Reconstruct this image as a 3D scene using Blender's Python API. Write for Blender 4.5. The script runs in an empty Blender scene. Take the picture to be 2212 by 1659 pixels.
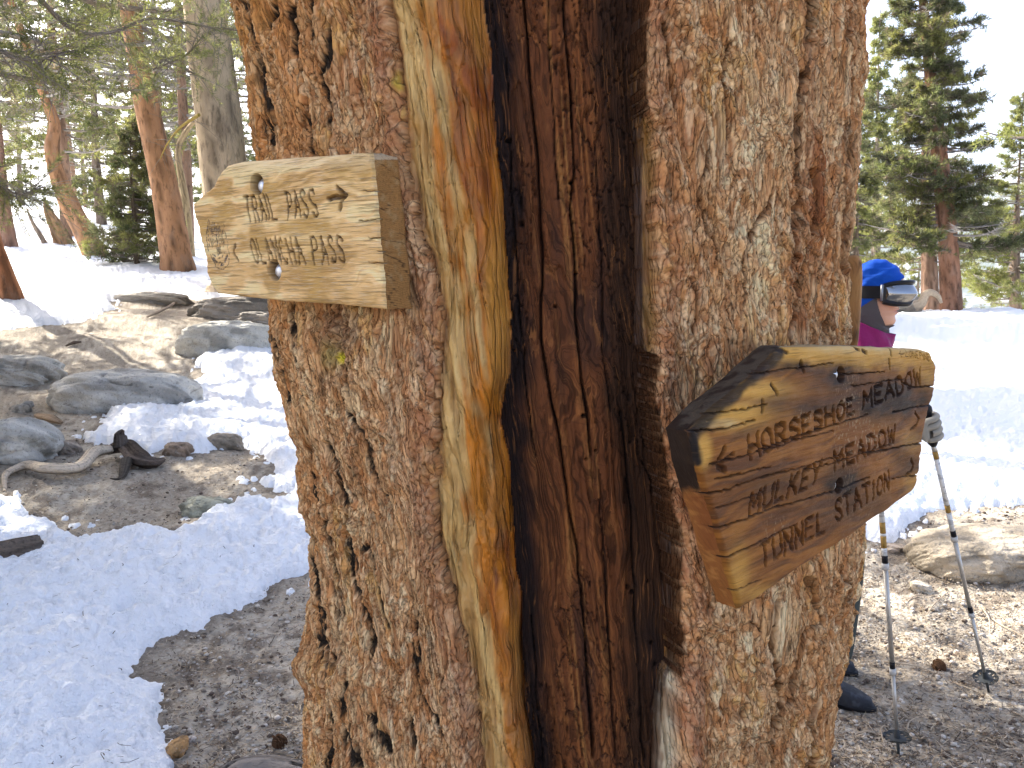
import bpy, math, random
import numpy as np
from mathutils import Vector, Matrix
rng = np.random.default_rng(7)
random.seed(7)
SC = bpy.context.scene
COL = SC.collection
# ------------------------------------------------------------------ camera, light, exposure
PITCH = math.radians(6.9); CAMZ = 1.58; FPX = 1736.0     # focal length on a 2212 x 1659 picture
cam_d = bpy.data.cameras.new('camera'); cam_d.sensor_width = 36; cam_d.lens = 36 * FPX / 2212
cam_d.clip_start = 0.02; cam_d.clip_end = 12000
cam = bpy.data.objects.new('camera', cam_d); COL.objects.link(cam)
cam.location = (0, 0, CAMZ); cam.rotation_euler = (math.pi / 2 - PITCH, 0, 0)
SC.camera = cam
SUN_EL = math.radians(38); SUN_AZ = math.radians(50)      # azimuth to the left of the viewing direction
TOSUN = Vector((-math.sin(SUN_AZ) * math.cos(SUN_EL), math.cos(SUN_AZ) * math.cos(SUN_EL), math.sin(SUN_EL)))
world = bpy.data.worlds.new('World'); SC.world = world; world.use_nodes = True
wn = world.node_tree.nodes; wl = world.node_tree.links
sky = wn.new('ShaderNodeTexSky'); sky.sky_type = 'NISHITA'; sky.sun_disc = False
sky.sun_elevation = SUN_EL; sky.sun_rotation = -SUN_AZ
sky.altitude = 1500; sky.air_density = 0.6; sky.dust_density = 9.0; sky.ozone_density = 0.0
bg = wn['Background']; bg.inputs['Strength'].default_value = 0.15
wl.new(sky.outputs[0], bg.inputs[0])
sun_d = bpy.data.lights.new('sun', 'SUN'); sun_d.energy = 4.2; sun_d.angle = math.radians(0.5)
sun_d.color = (1.0, 0.94, 0.84)
sun = bpy.data.objects.new('sun', sun_d); COL.objects.link(sun)
sun.rotation_euler = TOSUN.to_track_quat('Z', 'Y').to_euler()
SC.view_settings.view_transform = 'Standard'; SC.view_settings.look = 'None'
SC.view_settings.gamma = 1; SC.view_settings.exposure = 2.18
SC.cycles.max_bounces = 8; SC.cycles.diffuse_bounces = 5; SC.cycles.transparent_max_bounces = 8
try:
    SC.cycles.use_denoising = True
except Exception: pass

# ------------------------------------------------------------------ projection helpers
cF = np.array([0, math.cos(PITCH), -math.sin(PITCH)]); cU = np.array([0, math.sin(PITCH), math.cos(PITCH)])
C0 = np.array([0, 0, CAMZ])
def ray(u, v):
    return np.array([1., 0, 0]) * ((u - 1106) / FPX) + cU * ((829.5 - v) / FPX) + cF
def proj(P):
    R = np.asarray(P, float) - C0
    Z = np.maximum(R @ cF, 1e-3)
    return 1106 + FPX * R[..., 0] / Z, 829.5 - FPX * (R @ cU) / Z, Z
def at(u, v, D):
    d = ray(u, v); return C0 + d * (D / math.hypot(d[0], d[1]))
# ------------------------------------------------------------------ noise
def _h(ix, iy, seed):
    h = (ix.astype(np.int64) * 374761393 + iy.astype(np.int64) * 668265263 + seed * 1274126177) & 0xffffffff
    h = ((h ^ (h >> 13)) * 1274126177) & 0xffffffff
    h = (h ^ (h >> 16)) & 0xffffff
    return h.astype(np.float64) / 0xffffff
def vn(x, y, seed=0):
    x, y = np.broadcast_arrays(np.asarray(x, float), np.asarray(y, float))
    ix = np.floor(x); iy = np.floor(y); fx = x - ix; fy = y - iy
    fx = fx * fx * fx * (fx * (fx * 6 - 15) + 10); fy = fy * fy * fy * (fy * (fy * 6 - 15) + 10)
    a = _h(ix, iy, seed); b = _h(ix + 1, iy, seed); c = _h(ix, iy + 1, seed); d = _h(ix + 1, iy + 1, seed)
    return (a * (1 - fx) + b * fx) * (1 - fy) + (c * (1 - fx) + d * fx) * fy
def fbm(x, y, seed=0, o=4, g=0.5):
    s = 0; a = 1; t = 0
    for i in range(o):
        s = s + a * (vn(x * 2 ** i + 17.3 * i, y * 2 ** i + 9.1 * i, seed + i) * 2 - 1); t += a; a *= g
    return s / t * 1.6
def voro(x, y, seed=0, jit=0.9):
    x = np.asarray(x, float); y = np.asarray(y, float)
    ix = np.floor(x); iy = np.floor(y)
    f1 = np.full(x.shape, 9.); f2 = np.full(x.shape, 9.); cid = np.zeros(x.shape); dx1 = np.zeros(x.shape); dy1 = np.zeros(x.shape)
    for i in (-1, 0, 1):
        for j in (-1, 0, 1):
            cx = ix + i; cy = iy + j
            px = cx + .5 + jit * (_h(cx, cy, seed) - .5); py = cy + .5 + jit * (_h(cx, cy, seed + 91) - .5)
            dx = x - px; dy = y - py; d = dx * dx + dy * dy
            m = d < f1
            f2 = np.where(m, f1, np.minimum(f2, d)); f1 = np.where(m, d, f1)
            cid = np.where(m, _h(cx, cy, seed + 7), cid); dx1 = np.where(m, dx, dx1); dy1 = np.where(m, dy, dy1)
    f1 = np.sqrt(f1); f2 = np.sqrt(f2)
    return f2 - f1, cid, dx1, dy1
def ss(a, b, x):
    t = np.clip((x - a) / (b - a), 0, 1); return t * t * (3 - 2 * t)
def mix(a, b, t):
    t = np.asarray(t)[..., None]; return a * (1 - t) + np.asarray(b) * t
def seg_dist(X, Y, pts, with_t=False):
    best = np.full(X.shape, 1e9); bt = np.zeros(X.shape); n = len(pts) - 1
    for i in range(n):
        x0, y0 = pts[i]; x1, y1 = pts[i + 1]; dx = x1 - x0; dy = y1 - y0; L = dx * dx + dy * dy + 1e-12
        t = np.clip(((X - x0) * dx + (Y - y0) * dy) / L, 0, 1)
        d = (X - x0 - t * dx) ** 2 + (Y - y0 - t * dy) ** 2
        m = d < best; best = np.where(m, d, best); bt = np.where(m, (i + t) / n, bt)
    return (np.sqrt(best), bt) if with_t else np.sqrt(best)
def inside(X, Y, poly):
    r = np.zeros(X.shape, bool); n = len(poly)
    for i in range(n):
        x0, y0 = poly[i]; x1, y1 = poly[(i + 1) % n]
        if y0 == y1: continue
        c = ((y0 > Y) != (y1 > Y)) & (X < (x1 - x0) * (Y - y0) / (y1 - y0) + x0); r ^= c
    return r
def resample(p, n):
    p = np.asarray(p, float); d = np.r_[0, np.cumsum(np.linalg.norm(np.diff(p, axis=0), axis=1))]
    t = np.linspace(0, d[-1], n); return np.stack([np.interp(t, d, p[:, k]) for k in range(p.shape[1])], 1)
def smooth_path(p, n):
    p = np.asarray(p, float); m = len(p)
    if m < 3: return resample(p, n)
    q = np.vstack([2 * p[0] - p[1], p, 2 * p[-1] - p[-2]]); out = []
    for t in np.linspace(0, m - 1 - 1e-9, n):
        i = int(t); f = t - i; a, b, c, d = q[i], q[i + 1], q[i + 2], q[i + 3]
        out.append(.5 * (2 * b + (c - a) * f + (2 * a - 5 * b + 4 * c - d) * f * f + (3 * b - a - 3 * c + d) * f ** 3))
    return np.array(out)
# ------------------------------------------------------------------ mesh and object helpers
def mesh(name, V, F, mat=None, col=None, uv=None, smooth=True):
    V = np.asarray(V, np.float32); me = bpy.data.meshes.new(name)
    Fs = F if isinstance(F, list) else [F]
    Fs = [np.asarray(f, np.int32) for f in Fs if len(f)]
    me.vertices.add(len(V)); me.vertices.foreach_set('co', V.ravel())
    li = np.concatenate([f.ravel() for f in Fs]); me.loops.add(len(li)); me.loops.foreach_set('vertex_index', li)
    tot = np.concatenate([np.full(len(f), f.shape[1], np.int32) for f in Fs]); st = np.r_[0, np.cumsum(tot)[:-1]].astype(np.int32)
    me.polygons.add(len(tot)); me.polygons.foreach_set('loop_start', st); me.polygons.foreach_set('loop_total', tot)
    me.update(calc_edges=True)
    me.polygons.foreach_set('use_smooth', np.full(len(tot), smooth))
    if col is not None:
        a = me.color_attributes.new('Col', 'FLOAT_COLOR', 'POINT')
        c = np.ones((len(V), 4), np.float32); c[:, :3] = col; a.data.foreach_set('color', c.ravel())
    if uv is not None:
        l = me.uv_layers.new(name='UVMap'); l.data.foreach_set('uv', np.asarray(uv, np.float32)[li].ravel())
    me.validate()
    if mat: me.materials.append(mat)
    return me
def link(name, me, parent=None, loc=None):
    o = bpy.data.objects.new(name, me); COL.objects.link(o)
    if parent is not None: o.parent = parent
    if loc is not None: o.location = loc
    return o
def thing(name, label, cat, loc=(0, 0, 0), group=None):
    o = bpy.data.objects.new(name, None); COL.objects.link(o); o.location = loc; o.empty_display_size = .1
    return tag(o, label, cat, group)
def tag(o, label, cat, group=None):
    o['label'] = label; o['category'] = cat
    if group: o['group'] = group
    return o
def local(V, root):
    return np.asarray(V) - np.array(root.location)[None, :]
def part(name, V, F, mat, parent=None, **k):
    if parent is not None: V = local(V, parent if parent.parent is None else parent.parent)
    return link(name, mesh(name, V, F, mat, **k), parent)
def gridF(nr, nc, wrap=False):
    i = np.arange(nr - 1)[:, None]; j = np.arange(nc if wrap else nc - 1)[None, :]; j2 = (j + 1) % nc
    return np.stack([i * nc + j, i * nc + j2, (i + 1) * nc + j2, (i + 1) * nc + j], -1).reshape(-1, 4)
def tube(path, rad, seg=8, cap=True, squash=None):
    P = np.asarray(path, float); n = len(P); rad = np.broadcast_to(np.asarray(rad, float), (n,))
    T = np.gradient(P, axis=0); T /= np.linalg.norm(T, axis=1)[:, None] + 1e-12
    ref = np.array([0, 0, 1.]) if abs(T[0][2]) < .9 else np.array([1., 0, 0])
    A = np.cross(T, ref); A /= np.linalg.norm(A, axis=1)[:, None] + 1e-12; B = np.cross(T, A)
    th = np.linspace(0, 2 * np.pi, seg, endpoint=False)
    V = P[:, None] + rad[:, None, None] * (np.cos(th)[None, :, None] * A[:, None] + np.sin(th)[None, :, None] * B[:, None])
    V = V.reshape(-1, 3); F = gridF(n, seg, True)
    Fs = [F[:, ::-1]]
    if cap:
        V = np.vstack([V, P[0], P[-1]]); k = np.arange(seg); k2 = (k + 1) % seg
        Fs.append(np.stack([np.full(seg, n * seg), k2, k], 1)[:, ::-1].copy()[:, ::-1]); Fs.append(np.stack([np.full(seg, n * seg + 1), (n - 1) * seg + k, (n - 1) * seg + k2], 1))
    return V, Fs
class Bag:
    def __init__(s): s.V = []; s.F = {}; s.n = 0; s.C = []
    def add(s, V, F, c=None):
        for f in (F if isinstance(F, list) else [F]):
            f = np.asarray(f)
            if len(f): s.F.setdefault(f.shape[1], []).append(f + s.n)
        s.V.append(V); s.n += len(V); s.C.append(np.broadcast_to(np.array(c if c is not None else (1, 1, 1.)), (len(V), 3)))
        return s
    def get(s): return np.vstack(s.V), [np.vstack(f) for f in s.F.values()], np.vstack(s.C)
def box(c, sx, sy, sz):
    V = np.array([[x, y, z] for x in (-1, 1) for y in (-1, 1) for z in (-1, 1)], float) * np.array([sx, sy, sz]) / 2 + np.array(c)
    return V, np.array([[0, 1, 3, 2], [4, 6, 7, 5], [0, 4, 5, 1], [2, 3, 7, 6], [0, 2, 6, 4], [1, 5, 7, 3]])
def lathe(prof, seg=20):
    prof = np.array(prof, float); th = np.linspace(0, 2 * np.pi, seg, endpoint=False); n = len(prof)
    V = np.stack([prof[:, 0, None] * np.cos(th), prof[:, 0, None] * np.sin(th), np.repeat(prof[:, 1, None], seg, 1)], -1).reshape(-1, 3)
    return V, gridF(n, seg, True)
def orient(V, axis, origin):
    q = Vector(axis).to_track_quat('Z', 'Y').to_matrix(); return np.asarray(V) @ np.array(q).T + np.array(origin)
# ------------------------------------------------------------------ materials
def mat(name, color=(.5, .5, .5), rough=.8, attr=False, coord='UV', layers=(), bumps=(), metal=0., transl=0., spec=.18, coat=0., vary=0.):
    """layers: (scale vec, detail, lo, hi, colour, strength, kind) colour mixed in; bumps: (scale vec, detail, distance, kind)"""
    m = bpy.data.materials.new(name); m.use_nodes = True; nt = m.node_tree; N = nt.nodes; L = nt.links
    b = N['Principled BSDF']; b.inputs['Roughness'].default_value = rough; b.inputs['Metallic'].default_value = metal
    b.inputs['Specular IOR Level'].default_value = spec
    if coat: b.inputs['Coat Weight'].default_value = coat; b.inputs['Coat Roughness'].default_value = .25
    tc = N.new('ShaderNodeTexCoord')
    def tex(scale, detail, kind):
        mp = N.new('ShaderNodeMapping'); mp.inputs['Scale'].default_value = scale if hasattr(scale, '__len__') else (scale,) * 3
        L.new(tc.outputs[coord], mp.inputs[0])
        if kind in ('voro', 'cell'):
            wn_ = N.new('ShaderNodeTexNoise'); wn_.inputs['Scale'].default_value = 1.3; wn_.inputs['Detail'].default_value = 3; L.new(mp.outputs[0], wn_.inputs['Vector'])
            va = N.new('ShaderNodeVectorMath'); va.operation = 'MULTIPLY_ADD'; va.inputs[1].default_value = (.75, .6, 0); L.new(wn_.outputs[1], va.inputs[0]); L.new(mp.outputs[0], va.inputs[2]); mp = va
        if kind == 'voro':
            t = N.new('ShaderNodeTexVoronoi'); t.feature = 'DISTANCE_TO_EDGE'; t.inputs['Scale'].default_value = 1
            L.new(mp.outputs[0], t.inputs['Vector']); return t.outputs['Distance']
        if kind == 'cell':
            t = N.new('ShaderNodeTexVoronoi'); t.inputs['Scale'].default_value = 1
            L.new(mp.outputs[0], t.inputs['Vector']); s = N.new('ShaderNodeSeparateColor'); L.new(t.outputs['Color'], s.inputs[0]); return s.outputs[0]
        t = N.new('ShaderNodeTexNoise'); t.inputs['Scale'].default_value = 1; t.inputs['Detail'].default_value = detail
        t.inputs['Roughness'].default_value = .6; t.inputs['Distortion'].default_value = .15 if kind == 'warp' else 0
        L.new(mp.outputs[0], t.inputs['Vector']); return t.outputs[0]
    if attr:
        a = N.new('ShaderNodeVertexColor'); a.layer_name = 'Col'; cur = a.outputs[0]
    else:
        a = N.new('ShaderNodeRGB'); a.outputs[0].default_value = (*color, 1); cur = a.outputs[0]
    for sc, det, lo, hi, c, st, kind in layers:
        t = tex(sc, det, kind); mr = N.new('ShaderNodeMapRange'); mr.inputs[1].default_value = lo; mr.inputs[2].default_value = hi
        mr.inputs[4].default_value = st; mr.interpolation_type = 'SMOOTHSTEP'; L.new(t, mr.inputs[0])
        mx = N.new('ShaderNodeMix'); mx.data_type = 'RGBA'; L.new(mr.outputs[0], mx.inputs[0]); L.new(cur, mx.inputs[6])
        if c is None:            # multiply by a brightness ramp
            mx.blend_type = 'MULTIPLY'; mx.inputs[7].default_value = (.45, .42, .4, 1)
        elif len(c) == 1:
            mx.blend_type = 'MULTIPLY'; mx.inputs[7].default_value = (c[0],) * 3 + (1,)
        else: mx.inputs[7].default_value = (*c, 1)
        cur = mx.outputs[2]
    if vary:
        oi = N.new('ShaderNodeObjectInfo'); hs = N.new('ShaderNodeHueSaturation'); mr = N.new('ShaderNodeMapRange')
        mr.inputs[3].default_value = 1 - vary; mr.inputs[4].default_value = 1 + vary; L.new(oi.outputs['Random'], mr.inputs[0]); L.new(mr.outputs[0], hs.inputs['Value'])
        L.new(cur, hs.inputs['Color']); cur = hs.outputs[0]
    L.new(cur, b.inputs['Base Color'])
    nrm = None
    for sc, det, dist, kind in bumps:
        t = tex(sc, det, kind); bp = N.new('ShaderNodeBump'); bp.inputs['Distance'].default_value = dist; bp.inputs['Strength'].default_value = 1
        if kind == 'voro':
            mr = N.new('ShaderNodeMapRange'); mr.inputs[2].default_value = .12; L.new(t, mr.inputs[0]); t = mr.outputs[0]
        L.new(t, bp.inputs['Height'])
        if nrm: L.new(nrm, bp.inputs['Normal'])
        nrm = bp.outputs[0]
    if nrm: L.new(nrm, b.inputs['Normal'])
    if transl:
        tr = N.new('ShaderNodeBsdfTranslucent'); L.new(cur, tr.inputs[0]); ms = N.new('ShaderNodeMixShader'); ms.inputs[0].default_value = transl
        L.new(b.outputs[0], ms.inputs[1]); L.new(tr.outputs[0], ms.inputs[2]); L.new(ms.outputs[0], N['Material Output'].inputs[0])
    return m
# ------------------------------------------------------------------ terrain
def g0(x, y):
    x = np.asarray(x, float); y = np.asarray(y, float); D = np.sqrt(x * x + y * y) + 1e-6
    t = ss(-.28, .42, x / D)
    r = np.logaddexp(0, (D - 3) * 2) / 2
    rl = np.where(r > 60, 60 + (r - 60) * .25, r)
    left = .116 * rl
    w = np.logaddexp(0, (D - 25.5) * .8) / .8
    right = .045 * r - w * .30; right = np.maximum(right, -60 - .002 * D)
    z = left * (1 - t) + right * t
    far = ss(2.2, 5, D) * (1 - ss(60, 200, D))
    return z + far * (.10 * fbm(x / 2.6, y / 2.6, 3, 3) + .03 * fbm(x / .6, y / .6, 5, 3))
def hit(u, v, dmax=150):
    d = ray(u, v); t0 = .5; t = .5
    while t < dmax:
        p = C0 + d * t
        if p[2] < g0(p[0], p[1]): break
        t0 = t; t *= 1.02
    for _ in range(24):
        m = (t0 + t) / 2; p = C0 + d * m
        if p[2] < g0(p[0], p[1]): t = m
        else: t0 = m
    return C0 + d * t
az = np.concatenate([np.arange(-180, -38, 4.), np.arange(-38, -13, .095), np.linspace(-13, 20.5, 34), np.arange(20.7, 38, .1), np.arange(38, 180, 4.)])
az = np.radians(az)
rows = np.concatenate([[.02, .4, .8, 1.2, 1.5, 1.75], 1 / np.linspace(1 / 1.95, 1 / 40., 430), np.geomspace(41, 9000, 45)])
NR, NC = len(rows), len(az)
GX = rows[:, None] * np.sin(az)[None, :]; GY = rows[:, None] * np.cos(az)[None, :]
GZ = g0(GX, GY)
# fine relief of the bare ground: gritty sand and litter
nearw = 1 - ss(8, 20, np.hypot(GX, GY))
GZs = GZ + nearw * (.010 * fbm(GX / .16, GY / .16, 21, 4) + .006 * fbm(GX / .035, GY / .035, 31, 3))
def wpoly(px):
    return [tuple(hit(u, v)[:2]) for u, v in px]
S1 = [(-400, 712), (0, 712), (60, 704), (100, 702), (190, 690), (250, 670), (245, 652), (330, 646), (440, 642), (560, 640), (700, 640)]
S1w = wpoly(S1) + [(-4, 400), (-1500, 400), (-1500, 5)]
S2w = wpoly([(640, 750), (573, 751), (426, 776), (419, 792), (432, 811), (384, 843), (323, 872), (240, 895), (237, 917), (192, 949), (246, 965), (314, 971), (323, 978), (355, 971), (410, 981), (458, 984), (512, 968), (544, 978), (592, 1003), (600, 1030), (556, 1032), (550, 1045), (600, 1065), (650, 1070), (760, 1050), (760, 750)])
S3w = wpoly([(-900, 1083), (0, 1083), (22, 1080), (47, 1101), (65, 1130), (130, 1137), (133, 1159), (180, 1170), (234, 1163), (274, 1152), (335, 1141), (371, 1152), (418, 1137), (464, 1109), (486, 1105), (497, 1094), (551, 1076), (583, 1091), (645, 1069), (760, 1060), (760, 1210), (659, 1238), (626, 1249), (558, 1281), (540, 1307), (457, 1339), (436, 1357), (374, 1370), (338, 1389), (310, 1411), (295, 1447), (317, 1472), (349, 1481), (340, 1505), (346, 1526), (313, 1548), (346, 1566), (346, 1602), (364, 1623), (367, 1659), (380, 1800), (300, 2300), (-2500, 2300)])
S4w = wpoly([(1700, 1190), (1840, 1180), (1874, 1166), (1903, 1177), (1953, 1173), (1957, 1152), (2000, 1115), (2100, 1098), (2212, 1085), (2700, 1050)]) + [(60, 12), (60, 400), (-2, 400), (.6, 6)]
def sdist(X, Y, polys):
    out = np.full(X.shape, -1e3)
    for p in polys:
        P = np.array(p); d = seg_dist(X, Y, [tuple(q) for q in P] + [tuple(P[0])])
        out = np.maximum(out, np.where(inside(X, Y, p), d, -d))
    return out
near = rows < 260
SX, SY = GX[near], GY[near]
sd = np.full(GX.shape, -1e3); sd[near] = sdist(SX, SY, [S1w, S2w, S3w, S4w])
sd[~near] = 1.0
bare = ss(.35, .5, fbm(GX / 3.5 + 3, GY / 3.5, 77, 3)) * ss(15, 20, np.hypot(GX, GY)) * (GX < 0) * (np.hypot(GX, GY) < 60)
Dg = np.hypot(GX, GY)
rag = .035 * fbm(GX / .13, GY / .13, 41, 4) + .06 * fbm(GX / .5, GY / .5, 43, 3) * ss(3, 6, Dg) + .012 * fbm(GX / .03, GY / .03, 45, 2)
sdr = sd + rag - bare * 3
# loose crumbs of snow just outside the edges
crumb_e, cid, _, _ = voro(GX / .05, GY / .05, 61)
crumb = (cid > .86) * ss(.06, .3, crumb_e + .12 * fbm(GX / .02, GY / .02, 65, 2)) * ss(-.20, -.04, sdr) * (sdr < 0) * ss(3.4, 3.9, Dg)
lump = .5 * fbm(GX / .22, GY / .22, 51, 4) + .5 * fbm(GX / .07, GY / .07, 53, 3)
ve, vid, _, _ = voro(GX / .045 + .4 * fbm(GX / .05, GY / .05, 3, 2), GY / .045, 63)
depth = .065 * (1 - np.exp(-np.maximum(sdr, 0) / .05)) + .03 * (1 - np.exp(-np.maximum(sdr, 0) / .4))
depth = depth + np.minimum(1, np.maximum(sdr, 0) / .08) * (.030 * lump + .016 * (vid - .4) * ss(0, .22, ve) * (1 - ss(6, 11, Dg)) + .010 * fbm(GX / .03, GY / .03, 57, 2)) + .018 * crumb
depth = np.where((sdr > 0) | (crumb > .05), depth, -.012)
# the melting mound near the lower left corner and a few hollows
mx, my = hit(110, 1560)[:2]; depth = depth + .07 * np.exp(-((GX - mx) ** 2 + (GY - my) ** 2) / .045)
for (u, v, r, a) in ((685 / 2.5, 1330, .06, -.05), (255, 1478, .07, -.07), (160, 1600, .05, -.05), (440, 1100, .1, .03), (225, 1640, .05, -.05), (30, 1450, .2, .04)):
    hx, hy = hit(u, v)[:2]; depth = depth + np.where(sdr > 0, a, 0) * np.exp(-((GX - hx) ** 2 + (GY - hy) ** 2) / r ** 2)
SZ = GZ + depth
F = gridF(NR, NC)
fs = sdr.ravel()[F].max(1); cr = crumb.ravel()[F].max(1)
snowF = F[(fs > -.02) | (cr > .05)]
groundF = F[sdr.ravel()[F].min(1) < .06]
def compact(V, F, *att):
    used = np.unique(F); mp = np.zeros(len(V), np.int64); mp[used] = np.arange(len(used))
    return (V[used], mp[F]) + tuple(a[used] for a in att)
n1 = fbm(GX / .5, GY / .5, 91, 4); n2 = fbm(GX / .09, GY / .09, 93, 3); n3 = vn(GX / .02, GY / .02, 95)
gc = np.zeros(GX.shape + (3,)); gc[:] = (.36, .305, .235)
gc = mix(gc, (.52, .46, .37), ss(.0, .9, n3 - .1 + n1 * .5)); gc = mix(gc, (.15, .115, .085), ss(.15, .8, n2 + n1 * .4) * .75)
wet = ss(-.10, -.0, sdr) * (sdr < .1); gc = mix(gc, (.085, .07, .058), wet * .55)
G3 = np.stack([GX, GY, GZs], -1).reshape(-1, 3)
m_ground = mat('gritty_sand', attr=True, coord='Object', rough=.92, layers=[((70, 70, 70), 3, .52, .75, (.60, .55, .47), .6, 'noise'), ((45, 45, 45), 3, .55, .7, (.09, .07, .05), .7, 'noise')],
               bumps=[((90, 90, 90), 4, .012, 'noise'), ((28, 28, 28), 3, .02, 'noise')])
V, F2, c = compact(G3, groundF, gc.reshape(-1, 3))
o = link('ground', mesh('ground', V, F2, m_ground, col=c)); o['kind'] = 'structure'
m_snow = mat('granular_snow', (.86, .88, .90), rough=.6, coord='Object', spec=.3, layers=[((9, 9, 9), 4, .62, .9, (.72, .72, .70), .5, 'noise')],
             bumps=[((70, 70, 70), 4, .010, 'noise'), ((24, 24, 24), 4, .022, 'noise')])
V, F2 = compact(np.stack([GX, GY, SZ], -1).reshape(-1, 3), snowF)
o = link('snow', mesh('snow', V, F2, m_snow)); o['kind'] = 'structure'
def gz(x, y): return float(g0(x, y))

# distant ridge with snow and timber
R = np.geomspace(700, 3400, 60); A = np.radians(np.linspace(-75, 85, 260))
MX = R[:, None] * np.sin(A)[None]; MY = R[:, None] * np.cos(A)[None]
ridge = ss(900, 2900, R)[:, None] * (300 + 90 * fbm(A / .16 + 3.4, A * 0, 7, 4)[None] + 0 * MX) + 45 * fbm(MX / 240, MY / 240, 9, 5) * ss(800, 1500, R)[:, None] - 95 * (1 - ss(900, 1500, R)[:, None])
ridge = np.where(R[:, None] > 3000, ridge - (R[:, None] - 3000) * .4, ridge)
tw = fbm(MX / 60, MY / 90, 11, 5) + .5 * fbm(MX / 14, MY / 20, 13, 3)
mc = mix(np.full(MX.shape + (3,), .0) + np.array([.80, .84, .92]), (.045, .07, .06), ss(-.75, -.1, tw) * .95)
m_far = mat('timbered_snow_slope', attr=True, rough=.9, coord='Object', layers=[((.12, .12, .12), 4, .45, .6, (.04, .06, .055), .8, 'noise')])
o = link('mountain', mesh('mountain', np.stack([MX, MY, ridge], -1).reshape(-1, 3), gridF(*MX.shape), m_far, col=mc.reshape(-1, 3))); o['kind'] = 'structure'
# ------------------------------------------------------------------ the big pine in front
CX, CY, R0 = .071, 1.40, .474
LE = [(-60, 488), (0, 497), (100, 520), (200, 535), (330, 556), (660, 580), (720, 576), (760, 580), (850, 602), (930, 622), (1000, 637), (1100, 650), (1200, 660), (1300, 662), (1400, 655), (1500, 656), (1560, 658), (1659, 655), (1760, 652)]
RE = [(-60, 1870), (0, 1868), (100, 1872), (150, 1872), (200, 1862), (300, 1858), (400, 1848), (500, 1838), (600, 1832), (740, 1835), (1000, 1866), (1100, 1872), (1200, 1866), (1300, 1850), (1400, 1838), (1480, 1820), (1560, 1813), (1620, 1800), (1659, 1790), (1760, 1775)]
def edge_r(tab):
    out = []
    for v, u in tab:
        d = ray(u, v); h = math.hypot(d[0], d[1]); dx, dy = d[0] / h, d[1] / h
        t = CX * dx + CY * dy; r = abs(CX * dy - CY * dx); out.append((CAMZ + d[2] / h * t, r))
    out.sort(); return np.array(out)
TL, TR = edge_r(LE), edge_r(RE)
def rbase(th, z):
    rl = np.interp(z, TL[:, 0], TL[:, 1]) ; rr = np.interp(z, TR[:, 0], TR[:, 1])
    w = ss(-1.1, 1.1, th); r = rl * (1 - w) + rr * w
    r = r + .16 * np.clip((.55 - z) / .6, 0, 1.2) ** 2 * (1 + .35 * np.cos(5 * th + 1)) - .02 * np.clip(z - 2.1, 0, 9)
    return r - .020
def px2(tab): return np.array(tab, float)
A_ = px2([(-60, 846), (0, 848), (83, 858), (187, 874), (317, 884), (433, 901), (533, 925), (651, 960), (811, 956), (940, 950), (1067, 956), (1106, 956), (1206, 961), (1286, 989), (1406, 1016), (1523, 1033), (1606, 1041), (1760, 1050)])
B_ = px2([(-60, 1018), (0, 1023), (83, 1038), (233, 1051), (333, 1060), (433, 1075), (533, 1083), (619, 1088), (780, 1092), (820, 1084), (860, 1074), (907, 1070), (971, 1082), (1067, 1094), (1123, 1100), (1240, 1103), (1323, 1120), (1440, 1120), (1540, 1133), (1656, 1148), (1760, 1158)])
C_ = px2([(-60, 1398), (0, 1396), (113, 1385), (181, 1387), (272, 1394), (498, 1392), (748, 1394), (772, 1409), (852, 1398), (900, 1410), (1011, 1426), (1108, 1446), (1187, 1460), (1278, 1464), (1390, 1464), (1440, 1464), (1474, 1445), (1558, 1436), (1656, 1428), (1760, 1424)])
D_ = px2([(-60, 1400), (0, 1398), (113, 1387), (200, 1389), (272, 1416), (408, 1423), (476, 1414), (589, 1425), (743, 1424), (852, 1402), (963, 1424), (1108, 1449), (1171, 1468), (1278, 1470), (1440, 1470), (1474, 1467), (1656, 1464), (1760, 1460)])
FUR = [ # black soot-filled furrows of the left bark: points, half width px, depth
 ([(608, -40), (611, 33), (601, 63)], 5, .02), ([(555, -40), (561, 0), (571, 67), (588, 150), (591, 207), (601, 283), (611, 337)], 6, .022), ([(521, -40), (528, 100), (551, 200), (558, 283), (564, 337)], 5, .02),
 ([(651, 20), (651, 110), (658, 133), (681, 207), (690, 300), (685, 335)], 4, .016), ([(721, 33), (728, 110), (718, 183), (725, 250), (731, 317)], 3, .011), ([(685, -30), (688, 60), (700, 90)], 4, .012),
 ([(656, 651), (669, 763), (678, 811), (681, 850)], 3.5, .013), ([(611, 875), (627, 923), (656, 971), (659, 1019), (643, 1035)], 6, .022), ([(720, 955), (742, 1003), (752, 1042), (765, 1099), (771, 1147)], 6, .02),
 ([(758, 850), (765, 875), (806, 927), (822, 981), (854, 1067)], 3, .01), ([(666, 1106), (683, 1156), (699, 1256), (706, 1339), (716, 1406), (719, 1456), (733, 1523), (729, 1670)], 6, .024),
 ([(729, 1126), (736, 1239), (753, 1313), (743, 1379), (733, 1453)], 6, .022), ([(766, 1126), (776, 1189), (779, 1253), (806, 1306), (819, 1373), (813, 1423)], 6, .02), ([(759, 1389), (766, 1506), (773, 1600), (793, 1670)], 5, .018),
 ([(806, 1156), (836, 1256), (866, 1366), (876, 1426)], 3, .01), ([(819, 1539), (839, 1589), (846, 1620)], 6, .016), ([(909, 1313), (909, 1379), (919, 1446), (926, 1499), (953, 1539), (975, 1600)], 3, .012), ([(896, 1539), (913, 1606)], 5, .014),
 ([(600, 690), (612, 740), (640, 850), (650, 900)], 3.5, .013), ([(662, 850), (690, 950), (700, 1050), (715, 1106)], 4, .014), ([(640, 1060), (655, 1150), (664, 1230)], 4, .014)]
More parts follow.
